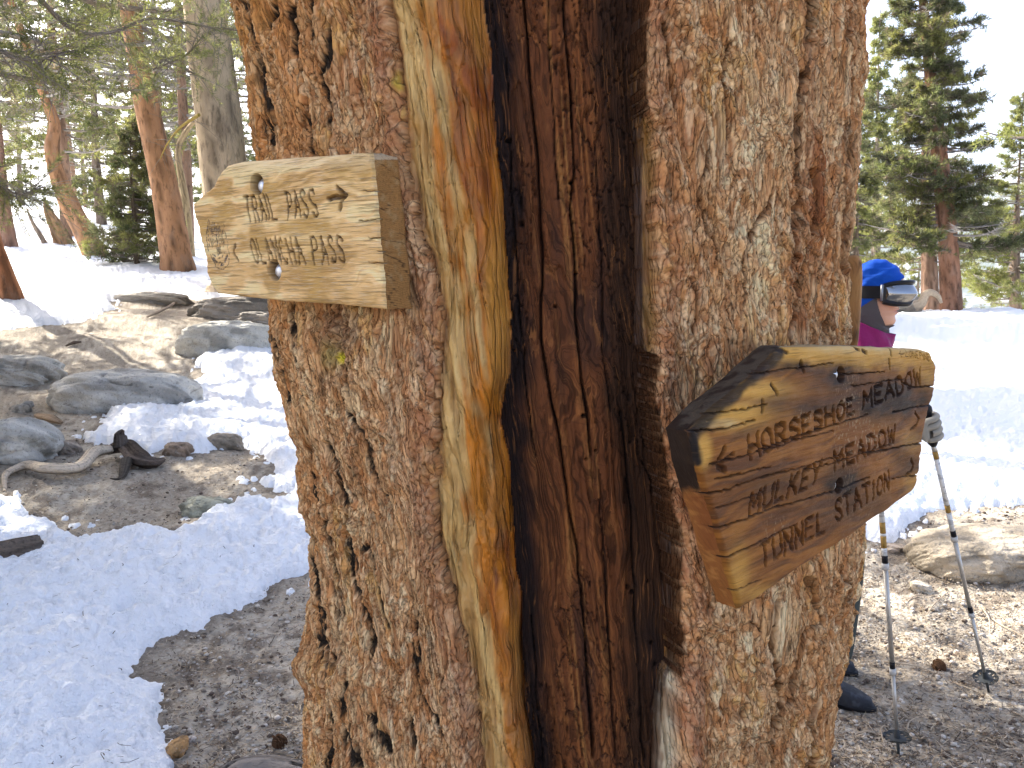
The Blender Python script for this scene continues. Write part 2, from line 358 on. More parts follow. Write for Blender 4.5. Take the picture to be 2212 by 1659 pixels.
FUR2 = [ # brown cracks of the right bark
 ([(1745, -40), (1738, 20), (1722, 100), (1714, 200), (1702, 330)], 6, .02), ([(1702, 330), (1700, 430), (1682, 560), (1690, 750)], 4, .016), ([(1742, 370), (1730, 440), (1722, 520), (1690, 640)], 4, .018),
 ([(1640, 430), (1608, 490), (1590, 560), (1580, 640)], 3, .012), ([(1520, 330), (1500, 420), (1530, 560)], 2.5, .008), ([(1560, 100), (1548, 180), (1562, 300)], 2.5, .008),
 ([(1719, 1242), (1747, 1312), (1750, 1337), (1725, 1354), (1700, 1430), (1694, 1511)], 4, .015), ([(1789, 1217), (1809, 1309)], 3, .012), ([(1657, 1287), (1649, 1390), (1671, 1500), (1660, 1560), (1648, 1600), (1650, 1670)], 4, .016),
 ([(1600, 1330), (1620, 1350)], 3, .01), ([(1480, 600), (1500, 650), (1492, 720)], 2.5, .008), ([(1430, 60), (1440, 180), (1450, 260)], 3, .008), ([(1810, 30), (1806, 300), (1795, 600)], 3, .01), ([(1770, 560), (1768, 740)], 3, .01), ([(1745, 1500), (1730, 1560), (1742, 1659)], 3.5, .012)]
CRK = [ # long drying cracks of the burnt wood
 ([(1217, -40), (1221, 27), (1235, 150), (1240, 254), (1244, 376), (1235, 440), (1249, 544), (1255, 743), (1270, 852), (1283, 932), (1290, 1000)], 2.6, .016),
 ([(1118, -40), (1124, 23), (1138, 181), (1153, 317), (1167, 499), (1167, 743), (1190, 868), (1212, 973), (1228, 1092), (1247, 1172), (1260, 1260), (1275, 1400), (1290, 1670)], 2.6, .016),
 ([(1359, 900), (1375, 996), (1388, 1108), (1395, 1220), (1400, 1400), (1412, 1670)], 2.2, .012), ([(1180, -40), (1185, 120), (1198, 260), (1205, 420)], 1.6, .008), ([(1300, 300), (1310, 520), (1318, 760), (1340, 900)], 1.6, .008), ([(1312, 1100), (1330, 1400), (1345, 1670)], 2, .01), ([(1140, 1350), (1170, 1670)], 1.6, .008), ([(1075, 100), (1095, 420), (1122, 800), (1150, 1000)], 1.6, .008)]
NZ, NT = 760, 820
zf = np.linspace(.66, 2.14, NZ); tf = np.linspace(math.radians(-92), math.radians(92), NT)
TH, ZZ = np.meshgrid(tf, zf)
RB = rbase(TH, ZZ)
BX = CX + RB * np.sin(TH); BY = CY - RB * np.cos(TH)
U, Vp, _ = proj(np.stack([BX, BY, ZZ], -1))
def bnd(T): return np.interp(Vp, T[:, 0], T[:, 1])
s = R0 * TH; sg = s + .11 * (ZZ - 1.4)
jag = 7 * fbm(sg / .03, ZZ / .02, 101, 3)
uA = bnd(A_) + jag * .8; uB = bnd(B_) + 5 * fbm(sg / .05, ZZ / .05, 103, 3); uC = bnd(C_) + 2 * fbm(sg / .03, ZZ / .03, 104, 3); uD = np.maximum(bnd(D_) - 9 + jag * .5, uC + 1)
isL = U < uA; isCal = (U >= uA) & (U < uB); isScar = (U >= uB) & (U < uC); isSl = (U >= uC) & (U < uD); isR = (U >= uC) & (U >= uD)
bark = isL | isR
wx = sg + .008 * fbm(sg / .07, ZZ / .14, 111, 3) + .0014 * fbm(sg / .012, ZZ / .03, 112, 2)
wz = ZZ + .03 * fbm(sg / .05, ZZ / .12, 113, 2)
leftw = 1 - ss(700, 900, U)
# long wandering furrows
f1 = fbm(wx / .062, wz / .42, 121, 3); fw = np.exp(-(f1 / .085) ** 2)
f2 = fbm(wx / .034, wz / .17, 123, 3); fw2 = np.exp(-(f2 / .09) ** 2)
pe, pid, pdx, pdy = voro(wx / .021, wz / .058, 131)
qe, qid, qdx, qdy = voro(wx / .0095 + .25 * fbm(wx / .01, wz / .01, 5, 2), wz / .024, 141)
re_, rid, _, _ = voro(wx / .0048, wz / .0105, 151)
st = fbm(wx / .0035, wz / .05, 161, 3)
def terr(q, k=.22):
    f = np.floor(q); return f + ss(0, k, q - f)
q1 = 2.6 * fbm(wx / .030, wz / .075, 125, 4); q2 = 3.2 * fbm(wx / .013, wz / .030, 127, 3); t1 = terr(q1); t2 = terr(q2); e1 = q1 - np.floor(q1); e2 = q2 - np.floor(q2)
i1 = _h(np.floor(q1), np.floor(q1) * 0, 5); i2 = _h(np.floor(q2) + 7 * np.floor(q1), np.floor(q2), 6)
hb = -.0050 * fw * (.6 + .6 * leftw) - .0024 * fw2
hb += .0020 * t1 + .0013 * t2 + .0012 * (pid - .5) + .0014 * ss(0, .07, pe)
hb += .0016 * (qid - .5) + .0012 * ss(0, .09, qe) + .0015 * qdx * (qid > .5)
hb += .0010 * (rid - .5) + .0006 * ss(0, .2, re_) + (.0007 + .0018 * leftw) * st
hb += .0025 * fbm(sg / .10, ZZ / .20, 171, 2)
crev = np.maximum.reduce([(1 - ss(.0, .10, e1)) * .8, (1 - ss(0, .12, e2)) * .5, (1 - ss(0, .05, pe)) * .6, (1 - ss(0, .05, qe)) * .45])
soot = np.zeros(U.shape); brown = np.zeros(U.shape)
ux = U + 3.5 * fbm(sg / .01, ZZ / .025, 181, 3) + 6 * fbm(sg / .03, ZZ / .06, 183, 2)
for pts, w, d in FUR:
    dist, t = seg_dist(ux, Vp, pts, True); ww = 1.35 * w * (.45 + 1.1 * vn(Vp / 22, Vp * 0 + w, 5)) * (.45 + .55 * np.sin(np.pi * np.clip(t, .03, .97)) ** .5)
    k = np.exp(-(dist / ww) ** 2); hb -= .62 * d * k; soot = np.maximum(soot, np.exp(-(dist / (ww * .80 * (.35 + 1.3 * vn(sg / .0022, ZZ / .022, 8)))) ** 4))
for pts, w, d in FUR2:
    dist, t = seg_dist(ux, Vp, pts, True); ww = 1.0 * w * (.4 + 1.0 * vn(Vp / 22, Vp * 0 + w, 7)); k = np.exp(-(dist / ww) ** 2); hb -= .9 * d * k; brown = np.maximum(brown, np.exp(-(dist / (ww * 1.5)) ** 2))
kn = np.exp(-(((U - 655) / 34) ** 2 + ((Vp - 1440) / 38) ** 2)); hb += .034 * kn
rs = np.exp(-(((U - 748) / 40) ** 2 + ((Vp - 728) / 62) ** 2) ** 1.5)          # resin clot under the left board
le, lid, _, _ = voro(sg / .012, ZZ / .015, 191); hb += rs * (.009 * ss(0, .5, le) + .006 * (lid - .5) - .004)
# raised knobbly lip of bark along the wound
dA = uA - U; lipL = np.exp(-((dA - 22) / 26) ** 2) * isL; dD = U - uD; lipR = np.exp(-((dD - 20) / 24) ** 2) * isR
ke, kid, _, _ = voro(sg / .010, ZZ / .012, 195); lip = np.maximum(lipL, lipR); hb += lip * (.006 + .006 * ss(0, .5, ke) * kid)
edge = np.minimum(np.where(isL, dA, 1e3), np.where(isR, dD, 1e3)); roll = ss(0, 16, edge)
# callus wood
tc_ = np.clip((U - uA) / np.maximum(uB - uA, 1), 0, 1)
cf = fbm(wx / .016, wz / .20, 201, 4); cfold = 1 - np.abs(fbm(wx / .02 + .5 * tc_, wz / .11, 205, 3))
hc = -.017 + .012 * np.sin(np.pi * tc_) + .006 * cf + .007 * cfold + .0012 * fbm(wx / .006, wz / .02, 207, 3) + .0011 * terr(q1 * .8) + .0007 * terr(q2 * .7) - .040 * ss(.80, 1.0, tc_)
ce, cidd, _, _ = voro(wx / .018, wz / .05, 209); hc -= .0022 * (1 - ss(0, .05, ce)) * (vn(sg / .05, ZZ / .08, 3) > .45)
# burnt heartwood: flat face with grain ridges and alligator checks
ts = np.clip((U - uB) / np.maximum(uC - uB, 1), 0, 1)
flat = (CY - R0 + .062) - BY * 0
wxs = sg + .0035 * fbm(sg / .10, ZZ / .22, 223, 2); wzs = ZZ
gr = fbm(wxs / .0040, wzs / .35, 211, 3); al_e, al_id, al_dx, al_dy = voro(wxs / .016 + .25 * fbm(wxs / .02, wzs / .03, 8, 2), wzs / .058 + .35 * fbm(wxs / .012, wzs / .05, 28, 2), 213); al2_e, al2_id, _, _ = voro(wxs / .0075, wzs / .034, 215)
check = ss(.42, .6, vn(sg / .07 + 4, ZZ / .14, 217) + .12)
hs = .0022 * gr + check * (-.0050 * (1 - ss(0, .07, al_e)) + .003 * (al_id - .5) + .004 * al_dy * (al_id > .3) - .0022 * (1 - ss(0, .08, al2_e))) - .004 * (fbm(wx / .03, wz / .5, 219, 2) > .55)
kc = np.zeros(U.shape)
for pts, w, d in CRK:
    dist, t = seg_dist(U + 3 * fbm(sg / .02, ZZ / .05, 221, 2), Vp, pts, True); k = np.exp(-(dist / w) ** 2); hs -= d * k; kc = np.maximum(kc, k)
for (hu, hv, hr) in ((1186, 75, 5), (1240, 384, 6), (1082, 292, 7), (1292, 178, 4), (1252, 590, 4), (1272, 912, 6), (1303, 990, 4), (1278, 1008, 3.5), (1380, 1297, 5), (1392, 1308, 5), (1435, 1415, 5), (1443, 1460, 4), (1116, 480, 5), (1200, 665, 4), (1430, 1280, 4), (1290, 250, 3)):
    k = np.exp(-(((U - hu) / hr) ** 2 + ((Vp - hv) / (hr * .8)) ** 2) ** 2); hs -= .014 * k; kc = np.maximum(kc, k)
scr = (CY - .062 * 0 - np.abs(BY * 0)) * 0
# radius of the plane-ish scar face
ycut = CY - R0 + .058 + .02 * (ts - .5) ** 2
rscar = (CY - ycut) / np.maximum(np.cos(TH), .3) + hs
hsl = -.022 + .002 * gr
RR = np.where(isL | isR, RB + .012 + hb - (1 - roll) * .007, RB)
RR = np.where(isCal, RB + .012 + hc, RR); RR = np.where(isSl, RB + .012 + hsl - .004, RR)
wallB = ss(.0, .05, ts); RR = np.where(isScar, np.minimum(rscar, RB + .005), RR)
PX = CX + RR * np.sin(TH); PY = CY - RR * np.cos(TH)
# ---- colours
c = np.zeros(U.shape + (3,)); n = fbm(sg / .09, ZZ / .16, 301, 4); nn = fbm(sg / .02, ZZ / .04, 303, 3)
cb = np.zeros_like(c); cb[:] = (.42, .265, .15)
cb = mix(cb, (.60, .45, .29), ss(-.1, .7, n) * .8); cb = mix(cb, (.36, .17, .075), ss(.05, .7, nn - n * .5) * .75)
cb = mix(cb, (.50, .31, .10), (fbm(sg / .05, ZZ / .09, 305, 3) > .45) * .5); cb = mix(cb, (.68, .56, .42), ((qid > .82) & (pid > .4)) * .6)
cb = mix(cb, (.27, .12, .06), (qid < .22) * .6); cb = mix(cb, (.62, .46, .30), (rid > .72) * .35); cb = mix(cb, (.25, .12, .06), (rid < .25) * .4)
lw = (1 - ss(560, 780, U + 40 * n)); cb = mix(cb, (.38, .18, .055), lw * .6)
for (u_, v_, a_, b_, colr, st_) in ((960, 0, 30, 90, (.36, .17, .10), .5), (1735, 400, 36, 150, (.20, .075, .035), .95), (1700, 620, 36, 120, (.24, .095, .045), .9), (1725, 120, 22, 130, (.26, .11, .05), .8), (1620, 560, 34, 130, (.66, .53, .36), .7), (1650, 200, 60, 160, (.58, .42, .26), .4),
                                (880, 930, 40, 110, (.62, .50, .36), .6), (900, 1180, 50, 120, (.60, .47, .30), .5), (1000, 1500, 40, 60, (.62, .54, .46), .5), (1720, 1400, 60, 160, (.42, .24, .12), .5), (1470, 500, 34, 300, (.36, .19, .12), .55), (1480, 1350, 26, 300, (.34, .16, .11), .6), (900, 1000, 30, 200, (.33, .15, .09), .35)):
    k = np.exp(-(((U - u_) / a_) ** 2 + ((Vp - v_) / b_) ** 2)); cb = mix(cb, colr, np.clip(k * (1 + .8 * nn), 0, 1) * st_)
cb = mix(cb, (.50, .24, .09), (i1 > .7) * .35); cb = mix(cb, (.66, .52, .36), (i2 > .72) * .35); cb = mix(cb, (.27, .125, .06), (i2 < .25) * .5)
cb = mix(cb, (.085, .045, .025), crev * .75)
cb = mix(cb, (.25, .115, .07), np.clip(lip * (.9 + .5 * nn), 0, 1) * .6)
cb = mix(cb, (.11, .050, .024), brown * .85)
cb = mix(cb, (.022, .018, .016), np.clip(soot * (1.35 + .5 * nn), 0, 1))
cb = mix(cb, (.03, .022, .017), (fw > .7) * leftw * ss(0, .5, fbm(sg / .05, ZZ / .12, 309, 3)) * .8)
cb = mix(cb, (.03, .022, .018), (fw2 > .8) * ss(.1, .6, fbm(sg / .07, ZZ / .1, 311, 3)) * .55)
cb = mix(cb, (.05, .042, .038), kn * .6 * (vn(sg / .004, ZZ / .008, 9) > .4))
cb = mix(cb, (.20, .12, .085), rs * .6); cb = mix(cb, (.30, .27, .10), np.exp(-(((U - 735) / 22) ** 2 + ((Vp - 765) / 30) ** 2)) * .6); cb = mix(cb, (.70, .60, .06), np.exp(-(((U - 756) / 8) ** 2 + ((Vp - 772) / 12) ** 2) ** 2) * .9)
for (u_, v_) in ((872, 180), (885, 245)): cb = mix(cb, (.42, .38, .06), np.exp(-(((U - u_) / 8) ** 2 + ((Vp - v_) / 22) ** 2) ** 2) * .6)
# resin-soaked callus: straw to amber to red-brown
cc = np.zeros_like(c); cc[:] = (.54, .32, .11); tcn = tc_ + .22 * cf + .08 * nn + .14 * fbm(wx / .03, wz / .09, 225, 3)
cc = mix(cc, (.66, .45, .17), np.exp(-((tcn - .32) / .16) ** 2) * .8)
cc = mix(cc, (.52, .18, .018), ss(.42, .62, tcn)); cc = mix(cc, (.19, .042, .008), np.exp(-((tcn - .76) / .16) ** 2) * ss(-.5, .1, fbm(sg / .06, ZZ / .2, 401, 3)) * .85)
cc = mix(cc, (.20, .055, .012), ss(.84, .96, tcn) * ss(-.5, .3, fbm(sg / .02, ZZ / .09, 403, 3)) * .9); cc = mix(cc, (.30, .16, .05), (ss(.5, .85, cfold) < .3) * .3)
cc = mix(cc, (.34, .165, .05), ss(1150, 1659, Vp) * .30)
up = np.exp(-(((U - 1072) / 22) ** 2 + ((Vp - 640) / 190) ** 2) ** 2); cc = mix(cc, (.62, .28, .045), up * .8)
cc = mix(cc, (.30, .15, .09), ss(.10, .0, tc_) * .6)
cs = np.zeros_like(c); cs[:] = (.20, .062, .018)
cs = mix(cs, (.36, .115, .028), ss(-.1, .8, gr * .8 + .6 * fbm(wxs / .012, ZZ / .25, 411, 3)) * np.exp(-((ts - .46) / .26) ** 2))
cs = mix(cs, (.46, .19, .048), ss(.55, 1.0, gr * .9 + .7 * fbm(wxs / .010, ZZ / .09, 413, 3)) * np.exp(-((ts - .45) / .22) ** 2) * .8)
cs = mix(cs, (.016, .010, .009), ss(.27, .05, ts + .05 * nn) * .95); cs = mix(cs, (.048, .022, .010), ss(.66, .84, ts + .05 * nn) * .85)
cs = mix(cs, (.025, .015, .013), ss(.2, .8, fbm(sg / .05, ZZ / .22, 415, 3)) * .6); cs = mix(cs, (.008, .006, .006), kc)
cs = mix(cs, (.02, .012, .01), check * (1 - ss(0, .06, al_e)) * .6)
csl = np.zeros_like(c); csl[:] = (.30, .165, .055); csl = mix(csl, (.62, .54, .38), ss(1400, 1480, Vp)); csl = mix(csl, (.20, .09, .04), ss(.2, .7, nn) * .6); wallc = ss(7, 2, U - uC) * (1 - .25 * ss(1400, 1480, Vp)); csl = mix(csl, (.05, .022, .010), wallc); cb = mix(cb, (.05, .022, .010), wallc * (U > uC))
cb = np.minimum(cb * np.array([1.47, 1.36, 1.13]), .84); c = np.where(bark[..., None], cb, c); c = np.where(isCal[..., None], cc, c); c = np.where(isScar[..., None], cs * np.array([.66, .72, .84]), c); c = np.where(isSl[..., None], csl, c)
P3 = np.stack([PX, PY, ZZ], -1).reshape(-1, 3); kk_ = 1 - 2 * ss(.1, .9, ts); dep_ = np.where(bark, 0, np.clip(RB - RR, 0, .06)); UVt = np.stack([wx + kk_ * dep_, wz], -1).reshape(-1, 2)
TF = gridF(NZ, NT)
reg = np.where(bark, 0, np.where(isScar, 2, 1)).ravel()
fr = reg[TF].min(1); fmx = reg[TF].max(1)
face_reg = np.where(fr == fmx, fr, np.where((fr == 0), 0, 1))
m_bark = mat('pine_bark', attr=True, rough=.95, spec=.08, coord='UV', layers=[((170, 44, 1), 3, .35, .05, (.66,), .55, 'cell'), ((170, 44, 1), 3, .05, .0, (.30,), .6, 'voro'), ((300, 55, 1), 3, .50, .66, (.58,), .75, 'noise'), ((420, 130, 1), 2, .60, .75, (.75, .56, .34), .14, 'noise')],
             bumps=[((170, 44, 1), 3, .0020, 'voro'), ((280, 55, 1), 4, .0045, 'noise'), ((110, 45, 1), 3, .003, 'warp')])
m_callus = mat('resinous_callus_wood', attr=True, rough=.5, spec=.28, coord='UV', layers=[((110, 11, 1), 4, .48, .66, (.55,), .75, 'warp'), ((55, 10, 1), 3, .03, .0, (.5,), .4, 'voro'), ((14, 5, 1), 3, .5, .7, (.42, .19, .03), .5, 'noise')], bumps=[((110, 14, 1), 4, .004, 'warp'), ((55, 10, 1), 3, .003, 'voro'), ((34, 9, 1), 3, .008, 'warp')])
m_char = mat('charred_heartwood', attr=True, rough=.75, spec=.15, coord='UV', layers=[((460, 5, 1), 3, .47, .60, (.28,), .75, 'noise'), ((300, 14, 1), 3, .56, .7, (.42, .17, .05), .35, 'noise'), ((70, 19, 1), 3, .03, .0, (.010, .006, .005), .22, 'voro')], bumps=[((420, 8, 1), 3, .0045, 'noise'), ((150, 60, 1), 3, .0012, 'noise')])
pine = thing('scarred_pine', 'huge weathered pine trunk with charred scar and amber callus, carrying the carved signs', 'tree', (CX, CY, 0))
for k, nm, mt in ((0, 'bark', m_bark), (1, 'callus', m_callus), (2, 'charred_wood', m_char)):
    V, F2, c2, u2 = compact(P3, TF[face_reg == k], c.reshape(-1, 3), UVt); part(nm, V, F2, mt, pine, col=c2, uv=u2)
# coarse back, base and upper trunk closing the detailed front
bg_ = Bag()
def shell(z0, z1, nz, t0, t1, nt, off=0.):
    z = np.linspace(z0, z1, nz); t = np.linspace(t0, t1, nt); T, Z = np.meshgrid(t, z)
    tt = np.where(T > math.pi, T - 2 * math.pi, T); sgl = R0 * T + .11 * (Z - 1.4)
    e, i_, _, _ = voro(sgl / .03, Z / .09, 133); r = rbase(tt, Z) + .006 + off + .006 * (i_ - .5) - .010 * np.exp(-(fbm(sgl / .06, Z / .4, 121, 3) / .1) ** 2)
    V = np.stack([CX + r * np.sin(T), CY - r * np.cos(T), Z], -1).reshape(-1, 3)
    nb = fbm(sgl / .05, Z / .1, 5, 3); cl = mix(np.full(V.shape, 0.) + np.array([.42, .24, .095]), (.22, .11, .055), ss(0, .6, nb).ravel())
    return V, gridF(nz, nt), cl, np.stack([sgl, Z], -1).reshape(-1, 2)
for a_ in ((.66, 2.14, 200, math.radians(91), math.radians(269), 200), (-.15, .665, 110, -math.pi, math.pi, 300), (2.135, 9.0, 260, -math.pi, math.pi, 120)):
    V, F2, cl, uvv = shell(*a_); part('rear_bark', V, F2, m_bark, pine, col=cl, uv=uvv)
# ------------------------------------------------------------------ carved boards
def arc(cx, cy, rx, ry, a0, a1, n=9):
    return [(cx + rx * math.cos(math.radians(a)), cy + ry * math.sin(math.radians(a))) for a in np.linspace(a0, a1, n)]
_S = arc(.5, .74, .36, .24, 40, 200, 8) + arc(.5, .26, .38, .26, 80, -150, 10)[0:]
FONT = {'T': [[(0, 1), (1, 1)], [(.5, 1), (.5, 0)]], 'R': [[(.05, 0), (.05, 1), (.6, 1), (.88, .88), (.88, .62), (.6, .5), (.05, .5)], [(.5, .5), (.95, 0)]],
 'A': [[(0, 0), (.5, 1), (1, 0)], [(.2, .38), (.8, .38)]], 'I': [[(.5, 0), (.5, 1)]], 'L': [[(.05, 1), (.05, 0), (.9, 0)]], 'P': [[(.05, 0), (.05, 1), (.6, 1), (.9, .87), (.9, .6), (.6, .48), (.05, .48)]],
 'S': [[(.92, .84), (.72, .98), (.35, 1), (.1, .86), (.12, .66), (.4, .53), (.7, .44), (.92, .3), (.9, .12), (.62, 0), (.3, .0), (.06, .16)]], 'O': [arc(.5, .5, .46, .5, 0, 360, 17)],
 'N': [[(.05, 0), (.05, 1), (.95, 0), (.95, 1)]], 'C': [arc(.52, .5, .46, .5, 45, 315, 13)], 'H': [[(.05, 0), (.05, 1)], [(.95, 0), (.95, 1)], [(.05, .5), (.95, .5)]],
 'E': [[(.9, 1), (.05, 1), (.05, 0), (.9, 0)], [(.05, .52), (.72, .52)]], 'M': [[(.0, 0), (.05, 1), (.5, .35), (.95, 1), (1, 0)]], 'D': [[(.05, 0), (.05, 1), (.5, 1), (.85, .82), (.95, .5), (.85, .18), (.5, 0), (.05, 0)]],
 'W': [[(0, 1), (.25, 0), (.5, .7), (.75, 0), (1, 1)]], 'K': [[(.05, 0), (.05, 1)], [(.9, 1), (.05, .45)], [(.3, .62), (.95, 0)]], 'U': [[(.05, 1), (.05, .3), (.2, .05), (.5, 0), (.8, .05), (.95, .3), (.95, 1)]], 'Y': [[(0, 1), (.5, .5), (1, 1)], [(.5, .5), (.5, 0)]],
 'G': [arc(.52, .5, .46, .5, 45, 315, 13)]}
class Board:
    def __init__(s, O, n):
        s.O = np.array(O, float); s.n = np.array(n, float) / np.linalg.norm(n); s.up = np.array([0, 0, 1.]); s.e = np.cross(s.up, s.n); s.e /= np.linalg.norm(s.e); s.up = np.cross(s.n, s.e); s.strokes = []
    def ab(s, u, v):
        d = ray(u, v); t = ((s.O - C0) @ s.n) / (d @ s.n); p = C0 + d * t - s.O; return (p @ s.e, p @ s.up)
    def pl(s, pts): return [s.ab(*p) for p in pts]
    def word(s, txt, tl, bl, tr, br, w, d, gap=.28):
        TLc, BLc, TRc, BRc = [np.array(s.ab(*p)) for p in (tl, bl, tr, br)]
        wid = [(.35 if ch == 'I' else 1.) for ch in txt]; tot = sum(wid) + gap * (len(txt) - 1); x = 0
        for ch, cw in zip(txt, wid):
            j = [rng.normal(0, .02) for _ in range(4)]
            for st_ in FONT[ch]:
                q = []
                for (a, b) in st_:
                    fx = (x + (a if cw == 1 else .5 * cw) * 1) / tot; b_ = b + j[0] + j[1] * a; fx += j[2] / tot
                    q.append(tuple((BLc * (1 - fx) + BRc * fx) * (1 - b_) + (TLc * (1 - fx) + TRc * fx) * b_))
                s.strokes.append((q, w, d, 'cut'))
            x += cw + gap
    def line(s, pts, w, d, kind='cut'): s.strokes.append((s.pl(pts), w, d, kind))
    def build(s, root, name, top, right, bottom, left, nu, nv, thick, colf, sidef, m_front, m_side, rnd=.006, wav=.0015, ctr=()):
        T, Rr, B, L = [resample(s.pl(q), k) for q, k in ((top, nu), (right, nv), (bottom, nu), (left, nv))]
        # top, bottom run left to right; left, right run bottom to top
        u = np.linspace(0, 1, nu)[None, :, None]; v = np.linspace(0, 1, nv)[:, None, None]
        AB = (1 - v) * B[None] + v * T[None] + (1 - u) * L[:, None] + u * Rr[:, None] - ((1 - u) * (1 - v) * B[0] + u * (1 - v) * B[-1] + (1 - u) * v * T[0] + u * v * T[-1])
        a, b = AB[..., 0], AB[..., 1]
        H = np.zeros(a.shape); cut = np.zeros(a.shape); crack = np.zeros(a.shape); burn = np.zeros(a.shape)
        H += wav * fbm(a / .07, b / .03, 501, 3) + .0005 * fbm(a / .03, b / .004, 503, 2)
        wa = a + .0010 * fbm(a / .006, b / .006, 505, 2); wb = b + .0010 * fbm(a / .006, b / .006, 507, 2)
        for q, w, d, kind in s.strokes:
            lo = np.min(q, 0) - 4 * w; hi = np.max(q, 0) + 4 * w; m = (a > lo[0]) & (a < hi[0]) & (b > lo[1]) & (b < hi[1])
            if not m.any(): continue
            ds = seg_dist(wa[m], wb[m], q); k = 1 - ss(w * .55, w * 1.15, ds)
            tgt = {'cut': cut, 'crack': crack, 'burn': burn}[kind]; old = tgt[m]; tgt[m] = np.maximum(old, k)
            if kind != 'burn': H[m] = np.minimum(H[m], H[m] * (1 - k) - d * k)
            else: H[m] -= d * k
        for (cu, cv, r, dep) in ctr:
            ca, cb_ = s.ab(cu, cv); dd = np.hypot(a - ca, b - cb_); k = 1 - ss(r * .86, r * 1.04, dd); H = H * (1 - k) - dep * k; cut = np.maximum(cut, k)
        loop = [tuple(p) for p in np.vstack([B[::6], Rr[::6], T[::-6], L[::-6]])]; loop.append(loop[0])
        de = seg_dist(a, b, loop); q = np.clip(1 - de / rnd, 0, 1); H -= rnd * (1 - np.sqrt(np.clip(1 - q * q, 0, 1)))
        P = s.O + a[..., None] * s.e + b[..., None] * s.up + H[..., None] * s.n
        V = P.reshape(-1, 3); U_, V_, _ = proj(V); cf = colf(a.ravel(), b.ravel(), U_, V_, cut.ravel(), crack.ravel(), burn.ravel())
        part(name, V, gridF(nv, nu), m_front, root, col=cf, uv=np.stack([a, b], -1).reshape(-1, 2))
        idx = np.arange(nu * nv).reshape(nv, nu); bl = np.concatenate([idx[0, :], idx[1:, -1], idx[-1, -2::-1], idx[-2:0:-1, 0]])
        ring0 = V[bl]; ab0 = AB.reshape(-1, 2)[bl]; cen = ab0.mean(0); ks = np.linspace(0, 1, 11); rings = []; m_ = len(bl)
        perim = np.r_[0, np.cumsum(np.linalg.norm(np.diff(ab0, axis=0), axis=1))]
        nrm2 = np.roll(ab0, -8, 0) - np.roll(ab0, 8, 0); nrm2 = np.stack([nrm2[:, 1], -nrm2[:, 0]], 1); nrm2 /= np.linalg.norm(nrm2, axis=1)[:, None] + 1e-9
        base = s.O + ab0[:, 0, None] * s.e + ab0[:, 1, None] * s.up
        for k in ks:
            wob = .0012 * fbm(perim / .03, np.full(m_, k * 3), 511, 3) * (k > 0) - .003 * ss(.9, 1, np.array(k)) 
            off = nrm2 * wob[:, None]; h = H.ravel()[bl] * (1 - k) - thick * k
            rings.append(base + off[:, 0, None] * s.e + off[:, 1, None] * s.up + h[:, None] * s.n)
        RV = np.array(rings); W = RV.reshape(-1, 3); Fb = gridF(len(ks), m_, True)[:, ::-1]
        pu, pv, _ = proj(W); kk = np.repeat(ks, m_); per = np.tile(perim, len(ks))
        cen3 = (s.O + cen[0] * s.e + cen[1] * s.up - thick * s.n)[None]; W2 = np.vstack([W, cen3]); last = (len(ks) - 1) * m_ + np.arange(m_)
        Fc = np.stack([np.full(m_, len(W)), np.roll(last, -1), last], 1)
        sc = sidef(np.tile(ab0[:, 0], len(ks)), np.tile(ab0[:, 1], len(ks)), pu, pv, kk); sc = np.vstack([sc, sc[-1:]])
        part(name + '_edge' if False else 'board_edge', W2, [Fb, Fc], m_side, root, col=sc, uv=np.vstack([np.stack([np.tile(ab0[:, 0] + ab0[:, 1] * .0, len(ks)) + kk * thick, np.tile(ab0[:, 1], len(ks))], 1), [[0, 0]]]))
    def bolt(s, root, u, v, r, dep, m):
        a, b = s.ab(u, v); p = s.O + a * s.e + b * s.up - (dep - .0005) * s.n
        V, F_ = lathe([(0, 0), (r * 1.25, 0), (r * 1.25, .0012), (r * 1.15, .002), (r * .9, .002), (r * .9, .0045), (r * .78, .0062), (r * .45, .0075), (0.0001, .008)], 18)
        part('bolt', orient(V, s.n, p), F_, m, root)
m_zinc = mat('galvanised_bolt', (.62, .64, .68), .35, metal=.7, coord='Object', bumps=[((200,) * 3, 2, .0006, 'noise')])
# --- left board
n1_ = (-math.sin(math.radians(38)), -math.cos(math.radians(38)), 0)
bl_ = Board((-.239, .986, 1.5), n1_)
X = lambda c, d: (398.2 + .2293 * c, 309.7 + .2293 * d)
bl_.word('TRAIL', X(565, 505), X(600, 742), X(800, 475), X(872, 705), .0017, .0045, .5)
bl_.word('PASS', X(940, 450), X(975, 705), X(1215, 425), X(1262, 685), .0017, .0042, .55)
bl_.word('OLANCHA', X(620, 905), X(670, 1125), X(1078, 890), X(1140, 1135), .0016, .0042, .5)
bl_.word('PASS', X(1180, 880), X(1220, 1135), X(1480, 870), X(1530, 1110), .0017, .0042, .55)
bl_.line([X(1355, 520), X(1520, 490)], .0036, .006); bl_.line([X(1440, 415), X(1520, 490)], .0030, .006); bl_.line([X(1500, 520), X(1460, 625)], .0030, .006)
bl_.line([X(490, 955), X(468, 1030), X(515, 1100)], .0022, .004)
sh = [X(215, 780), X(222, 980), X(250, 1080), X(300, 1160), X(370, 1190), X(420, 1140), X(435, 1060), X(420, 960), X(375, 800)]
bl_.line(sh, .0009, .0008, 'burn'); bl_.line([X(260, 1040), X(300, 1080), X(350, 1080), X(385, 1030)], .0013, .0008, 'burn'); bl_.line([X(270, 1090), X(310, 1130), X(370, 1135), X(415, 1060)], .0026, .001, 'burn')
for i in range(13):
    x = 218 + i * 13; bl_.line([X(x, 720 + 12 * (i % 4) + i * 4), X(x + 6, 975 - 18 * (i % 3))], .0008 + .0004 * (i % 2), .0008, 'burn')
